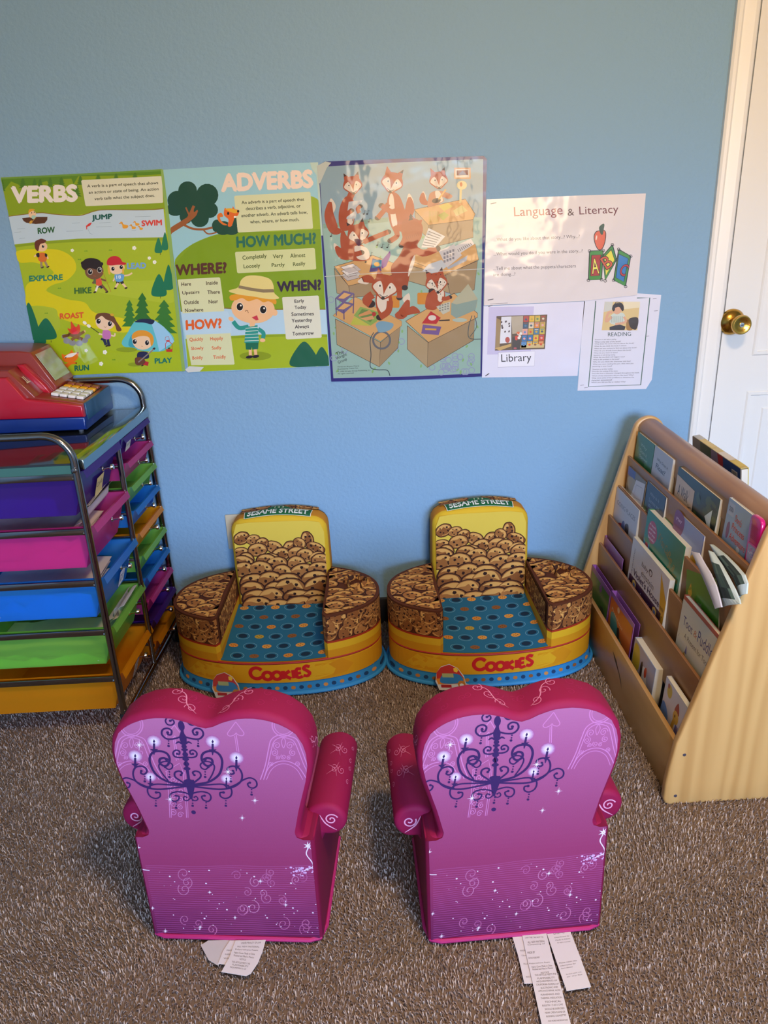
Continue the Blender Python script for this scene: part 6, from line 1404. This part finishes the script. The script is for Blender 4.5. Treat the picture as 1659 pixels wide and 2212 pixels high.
def d_gir(a, r):
    a.rect(.02, .02, .98, .99, '#dcd3d6'); a.L = 2; a.blob([(.02, .4), (.3, .5), (.35, .9), (.02, .95)], '#6f8fc8'); a.ell(.22, .14, .1, .1, '#d8b63a'); a.ell(.16, .08, .04, .04, '#b8542e'); a.L = 3
    a.line([(.5, .95), (.5, .55), (.55, .4)], .09, '#d6a23a'); a.ell(.58, .36, .11, .1, '#dcae4a'); a.blob([(.5, .28), (.6, .12), (.68, .28)], '#a8382a'); a.L = 4; a.line([(.46, .95), (.46, .6)], .04, '#8a4a24'); a.ell(.55, .35, .02, .025, '#2a1c16', n=8); a.blob([(.62, .45), (.72, .5), (.66, .7), (.6, .65)], '#6a6aa8')
    lines(a, 'Giraffes', .66, .97, .52, .09, '#c08a80', .1); lines(a, "Can't", .6, .97, .64, .09, '#c08a80', .1); lines(a, 'Dance', .64, .97, .78, .09, '#c08a80', .1)
book('board_book', 'white board book with a red-hatted giraffe, next to the near end panel', 'book', 1.512, 1.376, .227, .15, .09, .012, '#d8d2cc', d_gir)
# second pocket
def d_pur(a, r):
    a.rect(.03, .05, .97, 1, '#93608f'); a.L = 2; a.ell(.55, .35, .04, .06, '#d8b8d0'); lines(a, 'Phonics', .15, .5, .3, .08, '#d0a8cc', .1)
book('dvd_case', 'glossy purple case in the second rack pocket from the floor', 'disc case', 2.122, 1.95, .321, .297, .085, .014, '#a068a8', d_pur, pages=False)
def d_violet(a, r):
    a.rect(.0, .0, 1, 1, '#cfc7c6', .03); a.L = 2; a.poly([(.8, .04), (1, .3), (1, .75), (.93, .72)], '#d59a26'); a.poly([(.04, .48), (.93, .48), (.93, 1), (.04, 1)], '#3a1d3c'); a.L = 3
    for t, x0, x1, y in (('baby', .32, .5, .24), ('einstein', .34, .68, .34)): a.text(t, (x0, y), (x1, y), .075, '#6f6668', -.0)
    a.text('illustrated', (.08, .12), (.08, .48), .03, '#8a8082'); a.ell(.56, .18, .045, .045, '#4a4244'); a.L = 4; a.ell(.56, .185, .032, .032, '#cfc7c6'); a.line([(.56, .21), (.52, .15), (.60, .15)], .012, '#4a4244')
    a.text("Violet's House", (.14, .445), (.86, .445), .085, '#2a2350', .02); a.text('GIANT', (.86, .55), (.97, .55), .05, '#6a4a1c', .02); a.text('TOUCH', (.87, .44), (.97, .44), .04, '#6a4a1c', .02)
    for x in (.2, .78): a.poly([(x-.05, .62), (x-.05, .52), (x, .495), (x+.05, .52), (x+.05, .62)], '#e0b45a'); a.L = 5; a.rect(x-.028, .535, x+.028, .61, '#6a7ab0'); a.L = 4
    a.ell(.4, .56, .01, .01, '#c8b8c8', n=6); a.text('TK', (.58, .6), (.66, .6), .04, '#a07a9a')
book('board_book', 'large cream board book with a dark purple panel, second pocket', 'book', 1.902, 1.64, .412, .297, .10, .013, '#d6d0c0', d_violet)
def d_toot(a, r):
    a.rect(.0, .045, 1, 1, '#d3cbb4'); a.L = 2
    a.text('Toot', (.1, .30), (.38, .30), .10, '#3a3f78'); a.text('&', (.42, .29), (.52, .29), .075, '#c87a5a', .01); a.text('Puddle', (.54, .30), (.95, .30), .13, '#3a3f78')
    a.text('A Present for Toot', (.2, .42), (.9, .42), .06, '#5a5450'); a.line([(.06, .44), (.05, .47)], .006, '#5a5450')
    a.blob([(.22, .66), (.28, .55), (.33, .66), (.36, .74), (.25, .75)], '#c9a24a'); a.poly([(.28, .56), (.31, .46), (.34, .56)], '#6a6a9a'); a.line([(.7, .95), (.72, .8), (.70, .68), (.76, .74)], .012, '#5a4a44', True)
book('picture_book', 'cream hardback with a red-orange spine edge, beside the near end panel', 'book', 1.555, 1.374, .417, .297, .10, .011, '#b4503a', d_toot)
# third pocket
def d_going(a, r):
    a.rect(.0, .0, 1, 1, '#c0bec6', .03); a.L = 2; a.text('GOING PLACES', (.1, .27), (.9, .24), .075, '#6a6a78')
    for p, c in (([(.2, .6), (.4, .5), (.42, .66), (.25, .7)], '#a8384a'), ([(.4, .5), (.5, .42), (.56, .6), (.45, .75)], '#5a6a9a'), ([(.55, .45), (.68, .4), (.72, .55), (.6, .6)], '#3a3438'), ([(.5, .7), (.7, .66), (.75, .9), (.5, .9)], '#b8a85a'), ([(.6, .55), (.74, .6), (.72, .72), (.62, .7)], '#d8d0cc'), ([(.3, .68), (.45, .72), (.42, .88), (.28, .84)], '#6a5a7a')): a.blob(p, c)
book('board_book', 'white board book with a painted scene at the far end of the third pocket', 'book', 2.122, 1.93, .477, .388, .085, .018, '#c9c8ce', d_going)
def d_teal(a, r):
    a.rect(.0, .0, 1, 1, '#1c7a5e', .04); a.L = 2; a.poly([(0, .38), (.12, .5), (.16, .36), (.22, .55), (.3, .42), (.34, .58), (.42, .5), (.46, .62), (.55, .55), (.6, .68), (.75, .62), (.8, .75), (1, .7), (1, 1), (0, 1)], '#4a9ccc'); a.ell(.2, .22, .13, .14, '#b02a48'); a.L = 3
    for i, t in enumerate(('A touch,', 'pull-tab', 'and pop', 'book!')): a.text(t, (.11, .16+i*.055), (.28, .16+i*.055), .035, '#f0d8dc', .02)
    a.ell(.1, .45, .05, .05, '#b8485a'); a.blob([(.22, .5), (.3, .44), (.38, .52), (.38, .68), (.3, .8), (.22, .72)], '#e0b82e'); a.line([(.38, .62), (.5, .68), (.66, .6), (.7, .5)], .05, '#2a6a4a', True); a.blob([(.55, .66), (.68, .6), (.76, .72), (.72, .95), (.6, .95)], '#6a3a6a'); a.ell(.29, .56, .012, .014, '#1a1a1a', n=8); a.ell(.34, .55, .012, .014, '#1a1a1a', n=8)
    for t, x0, x1, y in (('If You Can', .36, .66, .26), ('Be a', .64, .84, .34), ('Jungle', .68, .95, .46)): a.text(t, (x0, y-.04), (x1, y+.05), .10, '#7f7a3a', .03)
book('board_book', 'thick teal pop-up board book with a red round sticker, third pocket', 'book', 1.873, 1.627, .504, .388, .10, .022, '#2a8a5a', d_teal, spine='#3a8a4a')
def d_read(a, r):
    a.rect(0, 0, 1, 1, '#47801f'); a.L = 2; a.poly([(.06, .24), (.16, .14), (.2, .26), (.12, .36)], '#d0a026'); a.L = 3; a.text('Step', (.08, .25), (.18, .22), .05, '#47801f', .02); a.poly([(.3, .42), (.52, .46), (.52, .56), (.3, .52)], '#dcd8da'); a.L = 4; a.text('READ', (.32, .505), (.5, .54), .07, '#3a3440', .03); a.L = 3; a.text('Level', (.36, .36), (.5, .38), .06, '#9aa88a', .02); a.rect(.4, .72, .52, .76, '#c8762a')
book('paperback', 'green early-reader paperback slumped against the newspapers, third pocket', 'book', 1.548, 1.385, .490, .388, .10, .005, '#47801f', d_read, tilt=-.30, dx=.002)
# fourth pocket
def d_map(a, r):
    a.rect(0, 0, 1, 1, '#6e5c44'); a.L = 2; a.rect(.0, .0, .42, .16, '#2a3a86'); a.blob([(.05, .2), (.5, .15), (.9, .3), (.6, .5), (.2, .45)], '#9a8a6e'); a.L = 3; a.poly([(.5, .12), (.98, .05), (.95, .5), (.3, .55)], '#cfc8ca'); a.L = 4; a.line([(.55, .2), (.88, .16), (.86, .4), (.48, .46), (.55, .2)], .012, '#9a949c')
book('paperback', 'brown picture paperback with a white slip tucked over it, fourth pocket', 'book', 2.097, 1.955, .549, .48, .085, .004, '#4a3a30', d_map)
def d_who(a, r):
    a.rect(0, 0, 1, 1, '#1d2c46'); a.L = 2; a.blob([(0, .4), (.15, .45), (.2, .8), (0, 1)], '#2e5a34'); a.rect(.2, .75, 1, 1, '#2a5a8a')
    for i, t in enumerate(('Why Is It', 'Summer and', 'Winter, and', 'Why Forever?')): a.text(t, (.2, .2+i*.105), (.2+.52+.04*i, .2+i*.105), .07, '#93a0b4', .01)
book('paperback', 'dark blue paperback with pale lettering, fourth pocket of the rack', 'book', 1.944, 1.813, .557, .48, .085, .008, '#1d2c46', d_who)
def d_flow(a, r):
    a.rect(0, 0, 1, 1, '#8f9cc6'); a.L = 2; a.blob([(0, 0), (.3, 0), (.34, .2), (.2, .4), (0, .36)], '#7a2a6a'); a.blob([(.2, .6), (.45, .4), (.62, .6), (.6, 1), (.2, 1)], '#5a5f6a'); a.rect(.6, .5, 1, 1, '#b8bfcc'); a.L = 3; a.ell(.8, .5, .11, .12, '#c99a1e', n=9, wob=.2); a.ell(.7, .75, .1, .1, '#c08a1e', n=9, wob=.2); a.line([(.8, .6), (.78, .95)], .03, '#4a6a2a')
    a.text('Play', (.06, .16), (.26, .14), .07, '#d8b0d0', .02)
book('paperback', 'pale blue book with yellow flowers, near the middle of the fourth pocket', 'book', 1.742, 1.58, .551, .48, .085, .008, '#3a4a9a', d_flow)
# top pocket
def d_grn(a, r):
    a.rect(0, 0, 1, 1, '#2f6a3e'); a.L = 2
    for i in range(7): a.ell(.2+.6*((i*37) % 10)/10, .3+.6*((i*53) % 10)/10, .12, .08, ('#3a7a4a', '#275c36')[i % 2], i*30)
    a.L = 3
    for i, t in enumerate(('Why', 'Does It', 'Spin?')): a.text(t, (.26, .2+i*.1), (.26+.36+.06*i, .22+i*.1), .065, '#a8c0a8', .01)
book('paperback', 'green paperback at the far end of the top pocket', 'book', 2.108, 1.975, .647, .571, .085, .007, '#2f6a3e', d_grn)
def d_flt(a, r):
    a.rect(0, 0, 1, 1, '#b4b4be'); a.L = 2; a.text('Why Does It', (.2, .22), (.82, .24), .06, '#3c3c48', .015); a.text('Float?', (.2, .34), (.72, .36), .085, '#3c3c48', .02); a.ell(.5, .52, .22, .08, '#a0a4b4'); a.L = 3; a.line([(.6, .8), (.66, .55), (.7, .8)], .03, '#4a4a54'); a.ell(.66, .56, .04, .05, '#4a4a54'); a.line([(.3, .75), (.38, .68)], .02, '#4a4a54')
book('paperback', 'pale grey paperback stack beside the green one in the top pocket', 'book', 1.972, 1.846, .647, .571, .085, .014, '#b4b4be', d_flt, spine='#5a8a9a')
def d_walk(a, r):
    a.rect(0, 0, 1, 1, '#2c3a34'); a.L = 2
    rn = random.Random(3)
    for i in range(26): a.ell(rn.uniform(.45, .95), rn.uniform(.1, .95), rn.uniform(.03, .1), rn.uniform(.03, .09), rn.choice(('#3c4a2e', '#24302c', '#4a542e', '#1c2624')), i*25, 9)
    a.L = 4; a.poly([(.0, .13), (.46, .17), (.47, .62), (.44, 1), (.0, 1)], '#c9ae92'); a.L = 5; a.text('A Walk', (.07, .44), (.34, .44), .19, '#2a2220', .0); a.text('in the', (.2, .62), (.4, .62), .1, '#2a2220', .0); a.line([(.34, .5), (.44, .46)], .012, '#3a302c'); a.line([(.36, .44), (.42, .54)], .01, '#3a302c'); a.line([(.3, .24), (.3, .32), (.35, .33), (.35, .2)], .006, '#a08a74')
    a.L = 6; a.poly([(.76, .4), (.9, .22), (.9, .45), (.96, .62), (.84, .5)], '#cfd6cc')
book('picture_book', 'dark forest picture book with a tan panel in the top pocket', 'book', 1.806, 1.572, .642, .571, .085, .012, '#2f4a3a', d_walk)
def d_prin(a, r):
    a.rect(0, 0, 1, 1, '#8da3c0'); a.L = 2; a.rect(.04, .04, .3, .2, '#a8b0c4'); a.L = 3; a.text('DORA', (.08, .15), (.26, .15), .06, '#4a5a74', .03); a.L = 4
    for t, x0, x1, y in (("Dora's", .38, .66, .22), ('Princess', .32, .84, .34), ('Adventure', .28, .96, .47)): a.text(t, (x0, y), (x1, y+.02), .085, '#f0d8dc', .05); a.L = 5; a.text(t, (x0, y), (x1, y+.02), .085, '#b0304a', .02); a.L = 4
    a.blob([(.12, .32), (.2, .28), (.24, .4), (.18, .5), (.12, .44)], '#7a4a7a'); a.blob([(.5, .58), (.75, .56), (.8, .64), (.6, .66)], '#d8cfa0'); a.ell(.7, .52, .07, .04, '#c8d0da'); a.ell(.3, .7, .2, .1, '#b8c4d4')
book('paperback', 'pale blue paperback with red lettering, near end of the top pocket', 'book', 1.533, 1.427, .662, .571, .085, .007, '#c9c6c0', d_prin)
# pink toy phone-shaped book
ph = thing('phone_shaped_book', 'bright pink phone-shaped toy book beside the near end of the top pocket', 'book', (TX(.571)+.011, 1.398, .49))
M_hot = mat('hot_pink_plastic', '#c4126f', .2, coat=.5)
H = .672-.49
g = G(); ol = [(-.024, 0), (.024, 0), (.024, H-.02)]+[(.024-.014*(1-cos(radians(q))), H-.016+.016*sin(radians(q))) for q in (30, 60, 90)]+[(-.010-.014*sin(radians(q)), H-.016+.016*cos(radians(q))) for q in (0, 30, 60, 90)]
g.prism(ol, lambda a_, b_, d: (d, -a_, b_), 0, .010, .003, seg=3); g.build('case', M_hot, ph)
g = G(); a = Art(g, lambda u, v: (Vector((-.0003, -u, v)), Vector((-1, 0, 0))), 2e-4); a.rect(-.018, .06, .018, .122, '#d84a9c', .004); a.L = 2; a.rect(-.015, .065, .015, .118, '#9a9cc0', .003); a.L = 3
rn = random.Random(2)
for i in range(30): a.ell(rn.uniform(-.013, .013), rn.uniform(.068, .112), .0022, .0022, rn.choice(('#c87aa8', '#6a6aa0', '#d8c0d8')), 0, 7)
for i in range(9): a.line([(-.014, .132+i*.0035), (.014, .132+i*.0035)], .0012, '#a00a58')
g.build('picture_window', M_cov, ph)
# folded newspapers flopping out of the third pocket
M_news = printed('newsprint', .75)
def newspaper(label, rows, colr, ink, seed):
    """a curled folded sheet through the given corner rows"""
    rn = random.Random(seed); g = G(); n = len(rows); m = 8; grid = []
    for A, B, bow in rows:
        A, B = Vector(A), Vector(B)
        grid.append([A.lerp(B, j/m)+Vector((-bow*sin(pi*j/m), 0, .4*bow*sin(pi*j/m))) for j in range(m+1)])
    for th in (0, .003):
        for i in range(n-1):
            for j in range(m):
                off = Vector((th, 0, 0)); c = lin(colr)
                if ink and 0 < i < n-2 and 0 < j < m-1: c = lin(rn.choice(ink))
                g.add([grid[i][j]+off, grid[i][j+1]+off, grid[i+1][j+1]+off, grid[i+1][j]+off], [[0, 1, 2, 3]], 0, c, False)
    for i in range(n-1):
        for j in (0, m): g.add([grid[i][j], grid[i+1][j], grid[i+1][j]+Vector((.003, 0, 0)), grid[i][j]+Vector((.003, 0, 0))], [[0, 1, 2, 3]], 0, lin(colr))
    o = g.build('newspaper', M_news, origin=grid[-1][m//2]); tag(o, label, 'newspaper', 'papers in the third pocket of the rack'); return o
dk = ('#40524a', '#2a3632', '#55685c', '#30403a', '#26302c', '#4a5c52')
def rows(*rs_):
    o = []
    for ua, va, ub, vb, x, bow in rs_:
        A = onto(1420+ua/6.703, 1150+va/6.703, (x, 0, 0), (1, 0, 0)); B = onto(1420+ub/6.703, 1150+vb/6.703, (x+.004, 0, 0), (1, 0, 0)); o.append((A, B, bow))
    return o
newspaper('crumpled newspaper with dark green pictures bulging from the third pocket', rows((735, 265, 800, 290, .735, .002), (775, 420, 930, 480, .730, .006), (830, 600, 1020, 640, .724, .010), (880, 800, 1120, 830, .719, .010), (905, 960, 1185, 985, .716, .008), (925, 1085, 1195, 1040, .713, .004)), '#c4cfca', dk, 4)
newspaper('second folded newspaper leaning behind the crumpled one', rows((755, 175, 800, 180, .752, .002), (860, 370, 990, 330, .748, .005), (980, 520, 1150, 490, .744, .008), (1090, 660, 1260, 620, .740, .008), (1150, 810, 1300, 740, .736, .006), (1185, 935, 1285, 890, .732, .003)), '#c2cfce', dk, 9)
newspaper('plain folded paper flap hanging in front of the newspapers', rows((490, 278, 592, 300, .712, .001), (560, 440, 680, 460, .708, .003), (640, 620, 760, 590, .705, .004), (715, 800, 840, 760, .702, .004), (780, 960, 890, 930, .700, .003), (832, 1105, 925, 1085, .698, .001)), '#c9bfc0', (), 5)
# book standing on the far side of the rack
def d_back(a, r):
    a.rect(0, 0, .18, 1, '#8a8478'); a.rect(.18, 0, .42, 1, '#4a5a2a'); a.rect(.42, 0, .58, 1, '#8a7a90'); a.poly([(.55, 0), (.66, 0), (.70, 1), (.62, 1)], '#b02a30'); a.rect(.67, 0, 1, 1, '#1f4a8a'); a.L = 2; a.rect(.84, .2, .95, .6, '#d8d4d0'); a.L = 3
    for i in range(8): a.line([(.855+i*.011, .24), (.855+i*.011, .54)], .005, '#2a2a2e')
root = thing('picture_book', 'book standing on the far side of the rack, against the door', 'book', (.888, 1.815, .510), 0, 'books in the wooden rack')
root.rotation_euler = (0, -.12, 0)
W, H, th = .275, .165, .018
g = G(); g.box((0, 0, H/2), (.0015, W, H), 0, 0, '#6a6258'); g.box((th, 0, H/2), (.0015, W, H), 0, 0, '#c9b43a'); g.box((th/2, 0, H), (th, W, .0015), 0, 0, '#bfa65a')
a = Art(g, lambda u, v: (Vector((-.001, W/2-u*W, H-v*.07)), Vector((-1, 0, 0))), 1.5e-4); d_back(a, 1)
a = Art(g, lambda u, v: (Vector((u*th, W/2-v*W, H+.001)), Vector((0, 0, 1))), 1.5e-4); a.rect(0, 0, 1, .14, '#b0a89a'); a.rect(0, .14, .8, .42, '#c9a82e'); a.rect(0, .55, 1, .78, '#d0c4b4'); a.rect(0, .8, 1, .97, '#c8aa2a')
g.build('cover', M_cov, root); g = G(); g.box((th/2, -.002, H/2-.001), (th-.003, W-.002, H-.004)); g.build('pages', M_page, root)
# ------------------------------------------------------------------ twisted carpet pile
rs = np.random.RandomState(5)
def pile(x0, x1, y0, y1, pitch, seed):
    nx, ny = int((x1-x0)/pitch), int((y1-y0)/pitch)
    gx, gy = np.meshgrid(np.arange(nx), np.arange(ny))
    px = x0+(gx.ravel()+rs.uniform(-.6, .6, nx*ny))*pitch; py = y0+(gy.ravel()+rs.uniform(-.6, .6, nx*ny))*pitch
    return px, py
parts = [pile(-1.35, 1.25, .42, 1.15, .0053, 1), pile(-1.35, 1.25, 1.15, 1.75, .0060, 2), pile(-1.35, 1.3, 1.75, 2.24, .0072, 3)]
px = np.concatenate([p[0] for p in parts]); py = np.concatenate([p[1] for p in parts])
pit = np.concatenate([np.full(len(p[0]), s) for p, s in zip(parts, (.0053, .0060, .0072))])
def away(cx_, cy_, hw, hd, an):
    dx, dy = px-cx_, py-cy_; u = dx*cos(an)+dy*sin(an); v = -dx*sin(an)+dy*cos(an); return ~((np.abs(u) < hw) & (np.abs(v) < hd))
keep = away(-.28, 1.20, .155, .125, -.098) & away(.225, 1.175, .155, .125, .035) & away(.815, 1.75, .17, .38, 0)
keep &= ~((((px+.287)/.29)**2+((py-2.01)/.15)**2) < 1) & ~((((px-.342)/.29)**2+((py-2.0)/.15)**2) < 1)
px, py, pit = px[keep], py[keep], pit[keep]; n = len(px)
# slow waves in the lie of the pile
lie = 2.2*np.sin(px*7+1.3*np.sin(py*9))+1.8*np.cos(py*8+px*3)+rs.normal(0, 1.3, n)
lean = rs.uniform(.002, .0078, n); h = rs.uniform(.0075, .013, n); w = pit*rs.uniform(.34, .52, n)
dx, dy = np.cos(lie), np.sin(lie); sx_, sy_ = -dy, dx
V = np.zeros((n, 7, 3), np.float32)
for k, (f, hh, ww) in enumerate(((0, 0, 1.0), (.45, .72, .95))):
    cx_, cy_, cz_ = px+dx*lean*f, py+dy*lean*f, FZ+h*hh
    for j, (a_, b_) in enumerate(((1, -.5), (-1, -.5), (0, .9))):
        V[:, 3*k+j, 0] = cx_+sx_*w*ww*a_*.5+dx*w*ww*b_*.5; V[:, 3*k+j, 1] = cy_+sy_*w*ww*a_*.5+dy*w*ww*b_*.5; V[:, 3*k+j, 2] = cz_+w*.25*(b_ > 0)*(k == 1)
V[:, 6, 0] = px+dx*lean*1.15; V[:, 6, 1] = py+dy*lean*1.15; V[:, 6, 2] = FZ+h*.86
F3 = np.array([[0, 1, 4], [0, 4, 3], [1, 2, 5], [1, 5, 4], [2, 0, 3], [2, 3, 5], [3, 4, 6], [4, 5, 6], [5, 3, 6]])
I = (F3[None]+(np.arange(n)*7)[:, None, None]).reshape(-1)
me = bpy.data.meshes.new('carpet_pile'); nf = n*9
me.vertices.add(n*7); me.vertices.foreach_set('co', V.reshape(-1)); me.loops.add(nf*3); me.loops.foreach_set('vertex_index', I.astype(np.int32))
me.polygons.add(nf); me.polygons.foreach_set('loop_start', np.arange(0, nf*3, 3, dtype=np.int32))
me.polygons.foreach_set('use_smooth', np.ones(nf, bool))
yarn = np.array([lin(c) for c in ('#b8a398', '#a99488', '#978276', '#c9b8ae', '#7d6a5e', '#a38e82', '#d8c9c1')], np.float32)
pick = rs.choice(len(yarn), n, p=[.2, .2, .18, .14, .1, .12, .06])
at_ = me.color_attributes.new('ink', 'FLOAT_COLOR', 'POINT')
c4 = np.ones((n, 7, 4), np.float32); c4[:, :, :3] = yarn[pick][:, None]; at_.data.foreach_set('color', c4.reshape(-1))
me.update(calc_edges=True)
M_yarn = printed('carpet_yarn', .9, spec=.15); me.materials.append(M_yarn)
co = bpy.data.objects.new('carpet_pile', me); COL.objects.link(co)
tag(co, 'brown and beige twisted carpet pile covering the floor', 'carpet'); co['kind'] = 'stuff'
